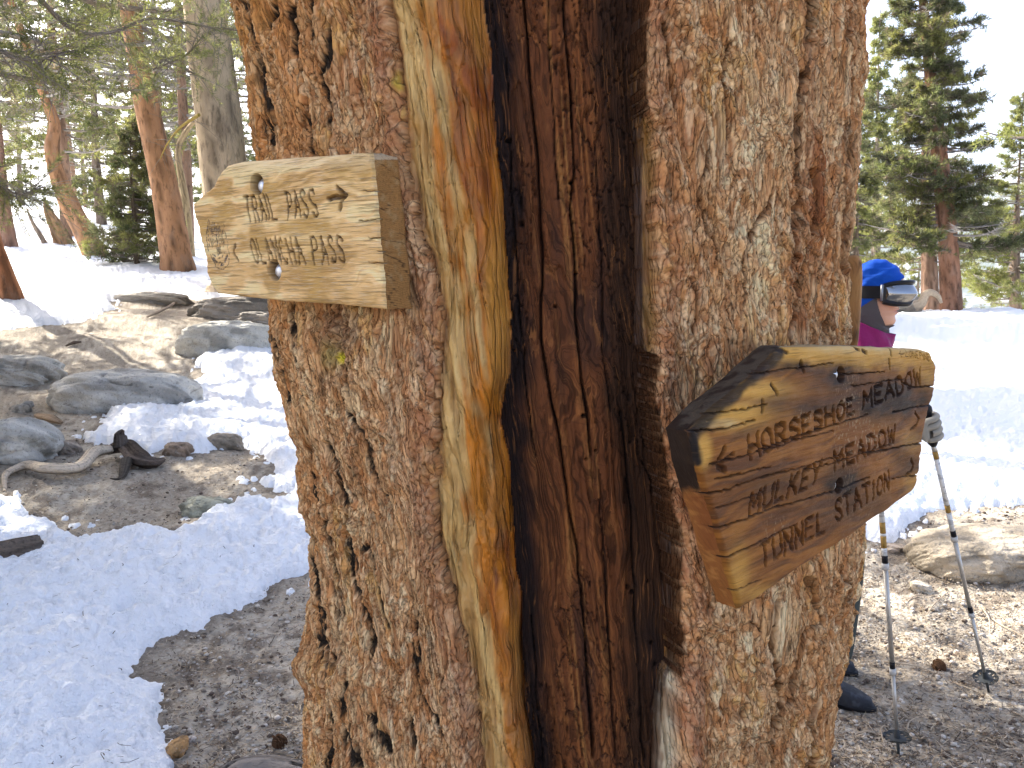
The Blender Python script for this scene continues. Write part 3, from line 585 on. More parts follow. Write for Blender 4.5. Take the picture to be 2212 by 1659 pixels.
for i in range(6): bl_.line([X(225 + 20 * i, 800 + 25 * (i % 3)), X(290 + 18 * i, 812 + 27 * (i % 3))], .0008, .0006, 'burn')
for i in range(4): bl_.line([X(310 + 12 * i, 980), X(316 + 10 * i, 1050 - 8 * i)], .0013, .0008, 'burn')
for q in ([(1650, 735), (1760, 730), (1880, 700)], [(1750, 890), (1860, 890), (1900, 885)], [(1740, 1125), (1850, 1130), (1900, 1145)], [(1690, 448), (1800, 440), (1860, 400)], [(1820, 1015), (1900, 1035)]):
    bl_.line([X(*p) for p in q], .0007, .004, 'crack')
top1 = [(467, 381), (478, 368), (490, 358), (527, 349), (628, 340), (700, 336), (800, 329)]
right1 = [(833, 668), (826, 580), (812, 440), (800, 329)]
bot1 = [(449, 590), (459, 617), (469, 633), (536, 642), (627, 651), (742, 658), (833, 668)]
left1 = [(449, 590), (444, 555), (432, 505), (421, 470), (415, 440), (430, 424), (456, 404), (467, 381)]
def col1(a, b, U, V, cut, crack, burn):
    wb = b + .012 * fbm(a / .11, b / .05, 601, 3) + .004 * fbm(a / .03, b / .02, 603, 2); n = fbm(a / .12, wb / .012, 605, 4); n2 = fbm(a / .05, b / .05, 607, 3)
    c = np.zeros((len(a), 3)); c[:] = (.62, .45, .26); c = mix(c, (.80, .66, .46), ss(-.2, .6, n) * .85); c = mix(c, (.38, .25, .11), ss(.1, .7, -n + n2 * .6) * .7)
    c = mix(c, (.50, .36, .14), ss(.1, .8, n2) * .4); c = mix(c, (.46, .30, .09), np.exp(-(((U - 785) / 40) ** 2 + ((V - 350) / 12) ** 2)) * .5)
    c = mix(c, (.17, .12, .08), np.exp(-(((U - 600) / 60) ** 2 + ((V - 595) / 14) ** 2)) * .45 * ss(-.3, .5, n))
    c = mix(c, (.62, .60, .56), ss(380, 345, V) * .35)
    c = np.minimum(c * np.array([1.22, 1.08, .80]), .86); c = mix(c, (.075, .042, .018), cut * .95); c = mix(c, (.05, .035, .025), crack * .9); c = mix(c, (.085, .06, .05), burn * .95 * ss(-.7, .1, fbm(a / .004, b / .003, 9, 2)))
    return c
def side1(a, b, U, V, k):
    # growth rings on the sawn end
    rr = np.hypot((k * .04 - .055), (b + .02)); rg = np.sin(rr * 2600 + 3 * fbm(k * 2, b / .02, 611, 2)); n = fbm(k * 5, b / .01, 613, 3)
    c = np.zeros((len(a), 3)); c[:] = (.30, .175, .080); c = mix(c, (.15, .075, .03), ss(0, 1, rg) * .6); c = mix(c, (.34, .27, .18), ss(.1, .8, n) * .5)
    c = mix(c, (.05, .03, .02), (np.abs(np.sin(b * 120 + 2.2 * k + 6 * vn(b / .03, k, 3))) < .09) * (vn(b / .02, k * 1.0, 8) > .45) * .8)
    return mix(c * np.array([1.05, .95, .72]), (.52, .45, .33), (V < 345) * .6)
m_w1 = mat('weathered_pale_timber', attr=True, rough=.85, coord='UV', spec=.1, layers=[((14, 380, 1), 4, .52, .62, (.30, .19, .075), .7, 'warp'), ((40, 900, 1), 3, .5, .7, (.78, .72, .60), .35, 'noise')], bumps=[((14, 380, 1), 4, .0035, 'warp'), ((30, 1200, 1), 2, .0010, 'noise')])
m_w1s = mat('sawn_end_grain', attr=True, rough=.9, spec=.1, coord='UV', layers=[((300, 300, 1), 3, .5, .7, (.6,), .8, 'noise')], bumps=[((250, 250, 1), 3, .0015, 'noise'), ((700, 120, 1), 2, .0008, 'noise')])
s1 = thing('trail_sign', 'pale weathered plank with TRAIL PASS and OLANCHA PASS carved beside a burnt shield', 'sign', (-.24, 1.0, 1.5), 'carved wooden signs on the pine')
b1 = X(685, 385); b2 = X(848, 1195)
bl_.build(s1, 'board_face', top1, right1, bot1, left1, 440, 240, .045, col1, side1, m_w1, m_w1s, rnd=.004, wav=.0022, ctr=((b1[0], b1[1], .0135, .012), (b2[0], b2[1], .0135, .012)))
bl_.bolt(s1, b1[0] + 1, b1[1] + 3, .0085, .012, m_zinc); bl_.bolt(s1, b2[0] + 1, b2[1] + 2, .0085, .012, m_zinc)
# --- right board
n2_ = (math.sin(math.radians(44)), -math.cos(math.radians(44)), 0)
br_ = Board((.440, 1.018, 1.3), n2_)
Y = lambda c, d: (1415.7 + .384 * c, 707.8 + .384 * d)
br_.word('HORSESHOE', Y(515, 612), Y(522, 738), Y(1112, 395), Y(1118, 478), .0028, .0052, .35)
br_.word('MEADOW', Y(1165, 362), Y(1165, 455), Y(1495, 225), Y(1500, 312), .0028, .0052, .35)
br_.word('MULKEY', Y(540, 940), Y(530, 1062), Y(935, 750), Y(912, 862), .0028, .0052, .35)
br_.word('MEADOW', Y(1002, 700), Y(1005, 800), Y(1345, 548), Y(1342, 642), .0028, .0052, .35)
br_.word('TUNNEL', Y(595, 1225), Y(600, 1352), Y(945, 1035), Y(955, 1150), .0028, .0052, .35)
br_.word('STATION', Y(1003, 975), Y(1010, 1085), Y(1318, 808), Y(1320, 905), .0028, .0052, .35)
br_.word('LONEPINE', Y(1412, 126), Y(1410, 164), Y(1538, 150), Y(1542, 184), .0009, .0018, .3)
br_.line([Y(1400, 145), Y(1375, 148)], .0009, .0018); br_.line([Y(1385, 132), Y(1372, 148), Y(1388, 163)], .0009, .0018)
for q, w in (([(385, 680), (352, 738)], .0034), ([(434, 705), (372, 760)], .0026), ([(345, 775), (388, 800)], .0034), ([(1462, 480), (1484, 515), (1470, 550), (1440, 575)], .0026), ([(1438, 742), (1452, 775), (1440, 805), (1408, 830)], .0026)):
    br_.line([Y(*p) for p in q], w, .0045)
for q in ([(812, 195), (832, 250)], [(660, 318), (682, 372)], [(602, 408), (596, 470)], [(1316, 178), (1320, 228)], [(1330, 118), (1330, 150)], [(1130, 112), (1150, 128)], [(715, 125), (750, 142)], [(540, 235), (580, 245)], [(1170, 130), (1190, 138)]):
    br_.line([Y(*p) for p in q], .0028, .0035, 'crack')
for q, w in (([(100, 578), (250, 582), (420, 560), (560, 520)], .0011), ([(290, 935), (420, 905), (560, 850), (800, 790), (1040, 715)], .0010), ([(300, 770), (520, 715), (700, 640), (960, 560), (1190, 490)], .0010), ([(290, 1150), (500, 1080), (700, 1005), (1000, 925), (1200, 840)], .0012),
          ([(380, 1298), (600, 1200), (800, 1105)], .0012), ([(440, 1485), (600, 1420)], .0008), ([(450, 290), (700, 240), (1010, 200)], .0008), ([(1390, 312), (1450, 335), (1570, 330)], .0014), ([(1330, 478), (1440, 450), (1550, 436)], .0014), ([(1200, 705), (1400, 665), (1515, 650)], .0014), ([(1330, 850), (1482, 828)], .001),
          ([(860, 800), (1100, 730), (1330, 650)], .0008), ([(600, 700), (760, 640), (1000, 580)], .0008), ([(1100, 330), (1300, 300), (1400, 290)], .0008), ([(250, 500), (500, 460), (620, 430)], .0008), ([(330, 850), (480, 820), (640, 780)], .0008), ([(1010, 255), (1090, 262), (1290, 248)], .0009), ([(330, 1020), (520, 960), (620, 920)], .0008)):
    br_.line([Y(*p) for p in q], w, .005, 'crack')
top2 = [Y(212, 585), Y(250, 545), Y(350, 440), Y(470, 345), Y(590, 240), Y(690, 140), Y(740, 112), Y(1100, 105), Y(1500, 122), Y(1548, 138)]
right2 = [Y(1465, 898), Y(1480, 832), Y(1500, 684), Y(1540, 470), Y(1565, 340), Y(1580, 222), Y(1548, 138)]
bot2 = [Y(490, 1592), Y(600, 1520), Y(800, 1370), Y(1000, 1240), Y(1200, 1102), Y(1330, 1008), Y(1400, 960), Y(1440, 930), Y(1465, 898)]
left2 = [Y(490, 1592), Y(440, 1440), Y(390, 1290), Y(340, 1100), Y(290, 930), Y(245, 780), Y(212, 585)]
def col2(a, b, U, V, cut, crack, burn):
    Yc = (U - 1415.7) / .384; Yd = (V - 707.8) / .384; g = b - .02 * a; wb = g + .008 * fbm(a / .12, b / .05, 701, 3); n = fbm(a / .10, wb / .007, 703, 4); n2 = fbm(a / .07, b / .04, 705, 3); n3 = fbm(a / .03, b / .02, 706, 3)
    c = np.zeros((len(a), 3)); c[:] = (.24, .084, .016); c = mix(c, (.36, .140, .026), ss(-.2, .7, n) * .8); c = mix(c, (.10, .04, .017), ss(0, .8, -n + .5 * n2) * .7)
    def blob(x, y, sx, sy, p=1): return np.exp(-(((Yc - x) / sx) ** 2 + ((Yd - y) / sy) ** 2) ** p)
    amber = np.maximum.reduce([ss(240, 150, Yd - .02 * Yc + 22 * n3) * ss(500, 800, Yc + 0) * .75, blob(430, 480, 210, 80) * .9, blob(265, 690, 55, 110, 2) * .8, blob(470, 1400, 60, 170) * .55, blob(640, 1500, 170, 50) * .6, blob(560, 350, 190, 60) * .9, blob(1530, 270, 50, 70) * .6, blob(1460, 880, 60, 70) * .4, blob(1440, 640, 60, 60) * .35])
    c = mix(c, (.68, .37, .075), np.clip(amber * (1.25 + .4 * n), 0, 1)); c = mix(c, (.70, .52, .24), np.clip(np.maximum(blob(330, 540, 140, 32, 2), ss(170, 120, Yd) * ss(800, 1000, Yc) * .6) * (1 + .5 * n3), 0, 1) * .75)
    dark = np.maximum.reduce([blob(1050, 270, 150, 75) * .85, blob(1280, 400, 290, 120) * .9, blob(1050, 880, 130, 110) * .75, blob(900, 440, 260, 60) * .5, blob(700, 900, 300, 120) * .35, blob(1100, 1000, 250, 120) * .45, blob(1420, 760, 90, 70) * .5, blob(1180, 330, 300, 60) * .6, blob(780, 215, 110, 30) * .6])
    c = mix(c, (.022, .015, .012), np.clip(dark * (1.25 + .6 * n + .4 * n3), 0, .94))
    edge = seg_dist(Yc, Yd, [(212, 590), (250, 545), (350, 440), (470, 345), (590, 240), (690, 145)]); c = mix(c, (.012, .010, .009), ss(55, 15, edge + 18 * n3) * .9)
    c = mix(c, (.02, .016, .015), ss(40, 8, seg_dist(Yc, Yd, [(205, 590), (215, 700), (235, 760)]) + 14 * n3))
    fl = (vn(a / .0022, b / .004, 21) > .80) * (blob(1080, 480, 60, 300) + blob(850, 520, 60, 60) + blob(1200, 620, 140, 90) + blob(680, 1130, 60, 60) + .25 * blob(1200, 1000, 300, 300)); c = mix(c, (.45, .33, .20), np.clip(fl, 0, 1) * .6)
    c = c * .80; c = mix(c, (.030, .014, .008), cut * .68); return mix(c, (.02, .012, .009), crack * .9)
def side2(a, b, U, V, k):
    Yc = (U - 1415.7) / .384; Yd = (V - 707.8) / .384; n = fbm(a / .03 + k * 3, b / .006, 711, 3); n2 = fbm(b / .03, k * 3, 713, 3)
    c = np.zeros((len(a), 3)); c[:] = (.26, .10, .028); c = mix(c, (.38, .17, .05), ss(0, .8, n) * .8)
    ch = np.maximum(ss(960, 900, Yd + 25 * n2), ((Yd < 600)).astype(float)); c = mix(c, (.011, .009, .008), ch * .95)
    c = mix(c, (.09, .07, .05), (Yc < 700) * (Yd < 560) * (Yc > 120) * .55 * ss(-.4, .3, n)); c = mix(c, (.42, .30, .15), ((Yd < 160) & (Yc > 700)) * .8)
    c = mix(c, (.16, .045, .015), ((Yd > 950) & (Yd < 1250)) * ss(.9, .3, k) * .5)
    return c
m_w2 = mat('oiled_burnt_timber', attr=True, rough=.62, coord='UV', spec=.16, layers=[((14, 380, 1), 4, .54, .72, (.45,), .75, 'warp'), ((60, 900, 1), 3, .6, .75, (.42, .24, .09), .25, 'noise')], bumps=[((14, 380, 1), 4, .0016, 'warp'), ((60, 200, 1), 3, .0008, 'noise')])
m_w2s = mat('oiled_end_grain', attr=True, rough=.65, spec=.15, coord='UV', layers=[((500, 40, 1), 3, .5, .7, (.6,), .7, 'noise')], bumps=[((600, 60, 1), 3, .0010, 'noise')])
s2 = thing('trail_sign', 'dark brown burnt plank carved HORSESHOE MEADOW, MULKEY MEADOW, TUNNEL STATION', 'sign', (.44, 1.03, 1.3), 'carved wooden signs on the pine')
c1_ = Y(1045, 265); c2_ = Y(1035, 890)
br_.build(s2, 'board_face', top2, right2, bot2, left2, 500, 330, .034, col2, side2, m_w2, m_w2s, rnd=.006, wav=.0018, ctr=((c1_[0], c1_[1], .0105, .013), (c2_[0], c2_[1], .0105, .013)))
br_.bolt(s2, c1_[0] - 1, c1_[1] + 1, .0066, .013, m_zinc); br_.bolt(s2, c2_[0] - 1, c2_[1] + 1, .0066, .013, m_zinc)
# --- third board on the far right flank of the trunk, seen by its rounded end
s3 = thing('trail_sign', 'brown board behind the trunk, only its rounded end showing beside the blue beanie', 'sign', (.62, 1.55, 1.62), 'carved wooden signs on the pine')
bg3 = Bag(); ny, nz_ = 30, 40
zz = np.linspace(-1, 1, nz_); yy = np.linspace(0, 1, 2)
th = np.linspace(0, 2 * np.pi, 96, endpoint=False)
def sup(t, a, b, p): return np.stack([a * np.sign(np.cos(t)) * np.abs(np.cos(t)) ** p, b * np.sign(np.sin(t)) * np.abs(np.sin(t)) ** p], 1)
rings = []
endp = at(1831, 655, 1.38); e3 = np.array([.385, .923, 0]); nx3 = np.array([.923, -.385, 0])
for k, (t, sc_) in enumerate([(0, .0), (.001, .5), (.002, .8), (.006, .93), (.014, 1), (.2, 1), (.42, 1), (.43, .9), (.432, 0)]):
    q = sup(th, .020 * max(sc_, .001), .076 * max(sc_, .001), .45)
    wob = 1 + .04 * fbm(np.cos(th) * 2 + 5, np.sin(th) * 2 + t * 9, 15, 2)[:, None]; q = q * wob
    rings.append(endp + e3 * t + q[:, :1] * nx3 + q[:, 1:] * np.array([0, 0, 1]) + np.array([0, 0, 0]))
Vb = np.array(rings).reshape(-1, 3); nb = fbm(Vb[:, 0] * 40, Vb[:, 2] * 60, 17, 3); cb3 = mix(np.zeros((len(Vb), 3)) + np.array([.34, .17, .06]), (.14, .07, .03), ss(-.2, .6, nb)); cb3 = mix(cb3, (.34, .19, .07), ss(.2, .8, -nb) * .6)
part('board_face', Vb, gridF(len(rings), 96, True)[:, ::-1], m_w2s, s3, col=cb3, uv=np.stack([Vb[:, 0] + Vb[:, 1], Vb[:, 2]], 1))
# ------------------------------------------------------------------ trees
m_rbark = mat('reddish_pine_bark', attr=True, rough=.9, coord='Object', layers=[((14, 14, 5), 4, .5, .68, (.40,), .8, 'noise'), ((5, 5, 2), 3, .5, .8, (.30, .22, .17), .5, 'noise')], bumps=[((16, 16, 5), 4, .04, 'noise')])
m_limb = mat('grey_limb_bark', attr=True, rough=.9, coord='Object', layers=[((20, 20, 20), 3, .5, .8, (.6,), .6, 'noise')])
m_needle = mat('pine_needles', attr=True, rough=.6, coord='Object', transl=.6, spec=.25, layers=[((1.3, 1.3, 1.3), 2, .4, .65, (.70,), .6, 'noise')])
def trunk_part(root, path, rad, seg=20, colr=(.30, .145, .075), n=50, rough=.05, name='trunk', m=None):
    P = smooth_path(path, n); r = np.interp(np.linspace(0, 1, n), np.linspace(0, 1, len(rad)), rad)
    V, Fs = tube(P, r, seg); k = n * seg; ang = np.tile(np.arange(seg) / seg * 6.283, n); hh = np.repeat(P[:, 2], seg)
    d = V[:k] - np.repeat(P, seg, 0); w = 1 + rough * fbm(np.cos(ang) * 2.2 + hh * .9 + path[0][0], np.sin(ang) * 2.2 + hh * .7, 41, 3) - rough * .7 * (np.abs(fbm(np.cos(ang) * 4 + 9, np.sin(ang) * 4 + hh * .8, 43, 3)) < .12)
    V[:k] = np.repeat(P, seg, 0) + d * w[:, None]
    nb = np.zeros(len(V)); nb[:k] = fbm(np.cos(ang) * 3, np.sin(ang) * 3 + hh * 2, 45, 3)
    c = mix(np.zeros((len(V), 3)) + np.array(colr), np.array(colr) * .45, ss(.1, .7, nb)); c = mix(c, np.array(colr) * 1.35 + .03, ss(.1, .8, -nb) * .6)
    return part(name, V, Fs, m or m_rbark, root, col=c), P, r
def tufts(pos, dr, ln, m, nl, nw, col, R=rng):
    n = len(pos); pos = np.repeat(pos, m, 0); dr = np.repeat(dr, m, 0); ln = np.repeat(ln, m); N = n * m
    q = R.normal(size=(N, 3)); q -= (q * dr).sum(1)[:, None] * dr; q /= np.linalg.norm(q, axis=1)[:, None] + 1e-9
    t = R.random(N); o = pos + dr * (t * ln)[:, None]; nd = dr * (.35 + .5 * t)[:, None] + q * .85; nd[:, 2] += .12; nd /= np.linalg.norm(nd, axis=1)[:, None]
    w = np.cross(nd, R.normal(size=(N, 3))); w /= np.linalg.norm(w, axis=1)[:, None] + 1e-9
    L = nl * (.7 + .6 * R.random(N)); W = nw * (.7 + .6 * R.random(N))
    V = np.stack([o - w * (W / 2)[:, None], o + w * (W / 2)[:, None], o + nd * L[:, None]], 1).reshape(-1, 3)
    c = np.repeat(col, m * 3, 0) * (.8 + .4 * np.repeat(R.random(N), 3))[:, None]
    return V, np.arange(N * 3).reshape(N, 3), c
GREENS = np.array([(.19, .21, .075), (.26, .27, .085), (.14, .155, .065), (.32, .32, .11), (.20, .21, .10)])
def crown_geo(P, z0, z1, nb, Lf, droop, upt, tw_n, nm, nl, nw, dead=.15, bias=None, seed=1, tl=.16, spread=1., warm=0.):
    """limbs + needle tufts around trunk polyline P between heights z0..z1. Lf(t) gives the limb length."""
    R = np.random.default_rng(seed); B = Bag(); tp = []; td = []; tc = []; tl_ = []
    bp = []; bd = []; bc = []
    for i in range(nb):
        t = ((i + R.random()) / nb); z = z0 + (z1 - z0) * t; c = np.array([np.interp(z, P[:, 2], P[:, 0]), np.interp(z, P[:, 2], P[:, 1]), z])
        a = R.random() * 6.283 if bias is None or R.random() < .35 else bias + R.normal() * .9
        L = Lf(t) * (.55 + .6 * R.random()); k = 9; u = np.linspace(0, 1, k)
        h = np.array([math.cos(a), math.sin(a), 0]); sd_ = np.array([-h[1], h[0], 0])
        wig = L * .10 * np.cumsum(R.normal(size=k)) * .25
        Q = c + h * (u * L)[:, None] + sd_ * wig[:, None]; Q[:, 2] += L * (-droop * u + upt * u ** 2.2) + L * .05 * np.cumsum(R.normal(size=k)) * .2
        r0 = .012 + .016 * L; V, Fs = tube(Q, np.linspace(r0, r0 * .25, k), 4, cap=False)
        isdead = R.random() < dead * (1.6 - t)
        B.add(V, Fs, (.20, .17, .14) if not isdead else (.30, .27, .24))
        nt = max(4, int(tw_n * L))
        uu = (.22 + .78 * R.random(nt) ** .75); q = np.stack([np.interp(uu, u, Q[:, j]) for j in range(3)], 1)
        dirv = h * .7 + sd_ * (R.choice([-1, 1], nt) * (.4 + .7 * R.random(nt)))[:, None]; dirv[:, 2] += R.normal(size=nt) * .28 + .12
        dirv /= np.linalg.norm(dirv, axis=1)[:, None]; l2 = spread * L * (.10 + .22 * R.random(nt)) * (1.15 - uu * .5)
        ends = q + dirv * l2[:, None]
        if isdead:
            bp.append(q); bd.append(dirv); bc.append(l2); continue
        g = GREENS[R.integers(0, 5)] ; 
        for f in (1., .62, .3):
            tp.append(q + dirv * (l2 * f)[:, None]); d3 = dirv + R.normal(size=(nt, 3)) * .35; d3 /= np.linalg.norm(d3, axis=1)[:, None]; td.append(d3); tl_.append(np.full(nt, tl))
            cc_ = np.clip(g * (.75 + .5 * R.random((nt, 1))) + R.normal(size=(nt, 3)) * .006, .01, 1); br = R.random(nt) < .12 + dead * .4 * (1 - t); cc_[br] = (.20, .16, .11); cc_ = np.maximum(cc_ * (1 - warm) + warm * np.array([.24, .26, .07]), .02) if warm >= 0 else cc_ * (1 + warm); tc.append(cc_)
        bp.append(q); bd.append(dirv); bc.append(l2)
    bp = np.vstack(bp); bd = np.vstack(bd); bc = np.concatenate(bc); w = np.cross(bd, R.normal(size=bd.shape)); w /= np.linalg.norm(w, axis=1)[:, None]; ww = .006 + nw * .25
    V = np.stack([bp - w * ww, bp + w * ww, bp + bd * bc[:, None] + R.normal(size=bd.shape) * .02], 1).reshape(-1, 3); B.add(V, np.arange(len(V)).reshape(-1, 3), (.34, .31, .27))
    T = tufts(np.vstack(tp), np.vstack(td), np.concatenate(tl_), nm, nl, nw, np.vstack(tc), R)
    return B.get(), T
def dress(root, geo):
    (V, Fs, c), (TV, TF_, TC) = geo
    part('branches', V, Fs, m_limb, root, col=c, smooth=False); part('crown', TV, TF_, m_needle, root, col=TC, smooth=False)
def px_tree(name, label, path, wid, top, crown=None, colr=(.30, .145, .075), D=None, group=None, rough=.05, dz=None):
    """path: picture points from the base upward; wid: widths there; top: height of the tip above the base."""
    b = hit(*path[0]) if D is None else at(path[0][0], path[0][1], D); Db = math.hypot(b[0], b[1]); pts = [b - np.array([0, 0, .25])]; r = [wid[0] * Db / FPX / 2 * 1.25]
    for k, (u, v) in enumerate(path):
        p = at(u, v, Db + (dz[k] if dz else 0)); pts.append(p); r.append(wid[k] * Db / FPX / 2)
    pts[1] = b
    last = pts[-1]; dirv = (pts[-1] - pts[-2]); dirv /= np.linalg.norm(dirv)
    zt = b[2] + top
    if last[2] < zt - .5:
        h = zt - last[2]; sl = dirv[:2] / max(dirv[2], .3); sl = np.clip(sl, -.3, .3)
        pts += [last + np.array([sl[0] * h * .35, sl[1] * h * .35, h * .45]), last + np.array([sl[0] * h * .5, sl[1] * h * .5, h])]; r += [r[-1] * .65, .02]
    root = thing(name, label, 'tree', tuple(b), group)
    o, P, rr = trunk_part(root, pts, r, colr=colr, rough=rough)
    if crown: dress(root, crown_geo(P, z0=b[2] + crown.pop('z0'), z1=b[2] + crown.pop('z1', top - .2), **crown))
    return root, P
def cone(L): return lambda t: L * (1.05 - .85 * t) * (.75 + .5 * min(1, t * 4))
def dome(L): return lambda t: L * (.35 + 1.0 * math.sin(math.pi * min(1, .12 + t * .85)))
NL = dict(nm=9, nl=.13, nw=.022)
red = (.36, .19, .095)
px_tree('pine_tree', 'reddish pine trunk rising straight above the snow just left of the pale sign', [(385, 588), (376, 520), (362, 440), (347, 360), (330, 290), (314, 210), (300, 140)], [66, 58, 52, 50, 46, 44, 38], 13,
        dict(z0=3.4, nb=40, Lf=dome(2.5), droop=.25, upt=.35, tw_n=9, dead=.45, seed=11, **NL), red, rough=.07)
px_tree('pine_tree', 'kinked reddish pine leaning right out of the snow, its trunk bent twice', [(207, 556), (186, 510), (163, 468), (140, 420), (122, 372), (112, 320), (118, 275), (108, 235), (90, 190)], [44, 38, 34, 33, 28, 26, 22, 20, 16], 11,
        dict(z0=3.3, nb=34, Lf=dome(2.5), droop=.25, upt=.35, tw_n=9, dead=.4, seed=12, **NL), red, rough=.08)
px_tree('pine_tree', 'broad smooth beige pine trunk directly behind the pale sign', [(520, 598), (500, 470), (483, 370), (470, 240), (455, 120), (440, -20)], [112, 98, 92, 88, 84, 78], 15,
        dict(z0=7.5, nb=30, Lf=dome(3.0), droop=.3, upt=.35, tw_n=9, dead=.3, seed=13, **NL), (.54, .42, .28), D=13.5, rough=.03)
px_tree('pine_tree', 'leaning red pine trunk cut by the left edge of the photo', [(24, 656), (6, 600), (-14, 540), (-30, 480), (-44, 400)], [46, 40, 36, 34, 30], 10,
        dict(z0=3.0, nb=40, Lf=dome(2.8), droop=.3, upt=.3, tw_n=11, dead=.3, seed=14, **NL), (.30, .13, .06))
px_tree('pine_tree', 'dim purplish trunk at the left edge behind the leaning red one', [(18, 540), (10, 490), (2, 430), (-4, 360)], [38, 30, 27, 25], 10, dict(z0=3.2, nb=34, Lf=dome(2.4), droop=.3, upt=.3, tw_n=11, dead=.4, seed=15, **NL), (.22, .12, .08))
px_tree('dead_tree', 'splintered orange and black dead stub standing beyond the kinked pine', [(142, 532), (122, 490), (104, 455), (96, 430)], [34, 22, 13, 3], .1, None, (.33, .20, .10), rough=.2)
px_tree('dead_tree', 'thin bare grey pole leaning beside the splintered stub', [(100, 532), (85, 505), (70, 480), (58, 450)], [10, 8, 6, 2], .1, None, (.25, .20, .15))
px_tree('dead_tree', 'pale barkless forked trunk close behind the straight red pine', [(408, 560), (404, 500), (400, 430), (385, 340), (392, 300), (420, 262), (436, 250)], [26, 22, 16, 13, 11, 9, 4], .1, None, (.48, .36, .20), rough=.1)
# young fir in the snow
px_tree('fir_tree', 'small bushy dark green fir standing in the snow beside the red pine', [(296, 578), (294, 500), (285, 420), (282, 330)], [12, 9, 6, 2], 3.3,
        dict(z0=.15, z1=3.25, nb=120, Lf=lambda t: .95 * (1.02 - t) + .08, droop=.15, upt=.2, tw_n=26, dead=.05, seed=16, nm=9, nl=.10, nw=.02), (.12, .09, .06))
SPN = dict(nm=13, nl=.13, nw=.021)
px_tree('spruce_tree', 'tall dense conifer with red trunk base, standing on the snow crest beyond the person', [(2054, 668), (2050, 560), (2040, 440), (2028, 320), (2012, 180), (2000, 60), (1992, -20)], [40, 36, 33, 28, 22, 17, 14], 12.5,
        dict(z0=1.6, nb=330, Lf=lambda t: 1.75 * (1 - .72 * t) * (.8 + .2 * math.sin(t * 40)), droop=.30, upt=.28, tw_n=21, dead=.2, seed=21, tl=.15, spread=.9, warm=-.15, **SPN), (.26, .13, .075), D=24)
px_tree('pine_tree', 'shadowy thick trunk with low foliage left of the tall dense conifer', [(2010, 664), (2008, 600), (2006, 520), (2003, 440)], [34, 30, 26, 22], 7.5,
        dict(z0=1.0, nb=80, Lf=cone(1.7), droop=.25, upt=.3, tw_n=15, dead=.2, seed=22, warm=.25, **SPN), (.20, .12, .08), D=27)
px_tree('fir_tree', 'slim pale green fir rising just right of the big trunk', [(1893, 640), (1892, 500), (1895, 350), (1897, 165)], [20, 16, 10, 3], 13,
        dict(z0=1.5, nb=170, Lf=lambda t: 1.35 * (1.04 - t) + .1, droop=.2, upt=.3, tw_n=14, dead=.05, seed=23, warm=.45, nm=9, nl=.2, nw=.04), (.25, .2, .15), D=42)
px_tree('fir_tree', 'dark green conifer half hidden behind the trunk edge above the blue beanie', [(1845, 650), (1845, 540), (1848, 430), (1850, 330)], [24, 18, 12, 4], 7.6,
        dict(z0=.8, nb=130, Lf=lambda t: 1.4 * (1.04 - t) + .15, droop=.25, upt=.25, tw_n=15, dead=.1, seed=24, **SPN), (.2, .14, .1), D=31)
px_tree('pine_tree', 'bushy yellow green conifer at the right edge of the photo', [(2195, 690), (2192, 600), (2195, 500), (2200, 400)], [22, 18, 12, 4], 8.0,
        dict(z0=.6, nb=150, Lf=lambda t: 1.6 * (1.04 - t) + .2, droop=.15, upt=.35, tw_n=15, dead=.08, seed=25, warm=.45, **SPN), (.2, .14, .1), D=34)
px_tree('pine_tree', 'pine at the right frame edge reaching bright green boughs into the sky', [(2420, 720), (2400, 500), (2390, 300), (2380, 60), (2370, -60)], [60, 54, 50, 44, 40], 9,
        dict(z0=2.2, nb=26, Lf=lambda t: 1.55, droop=.12, upt=.22, tw_n=11, dead=.05, seed=26, bias=math.pi, warm=.5, nm=9, nl=.11, nw=.02), red, D=14)
# three prototypes copied into the forest
protos = []
for k, (lab, L, nb, cl, wm) in enumerate([('tree', 2.3, 70, (.22, .13, .09), 0.), ('tree', 1.6, 120, (.2, .15, .11), .2), ('tree', 2.6, 60, (.28, .17, .11), .1)]):
    root = thing(('pine_tree', 'fir_tree', 'pine_tree')[k], '', 'tree')
    pts = [(0, 0, -.6), (0, 0, 0), (.1, 0, 3), (.0, .1, 7), (.1, 0, 11)]
    o, P, rr = trunk_part(root, pts, [.27, .25, .20, .13, .02], seg=12, colr=cl, n=30)
    dress(root, crown_geo(P, z0=(2.4, .9, 3.0)[k], z1=10.9, nb=nb, Lf=(dome(L), cone(L), dome(L))[k], droop=.25, upt=.3, tw_n=10, nm=8, nl=.19, nw=.036, dead=(.4, .1, .35)[k], seed=31 + k, warm=wm, tl=.2))
    protos.append(root)
def copy_tree(root, loc, rz, s, label, group):
    r = root.copy(); COL.objects.link(r); r.location = loc; r.rotation_euler = (0, 0, rz); r.scale = (s, s, s); r['label'] = label; r['group'] = group
    for ch in root.children:
        c2 = ch.copy(); COL.objects.link(c2); c2.parent = r
    return r
PL = 'one of the crowded pines filling the forest beyond the snowy slope on the left'
FR = 'one of the distant conifers below the crest, seen past the snow on the right'
spots = []
ORD = 'first second third fourth fifth sixth seventh eighth ninth tenth eleventh twelfth thirteenth'.split()
R5 = np.random.default_rng(5)
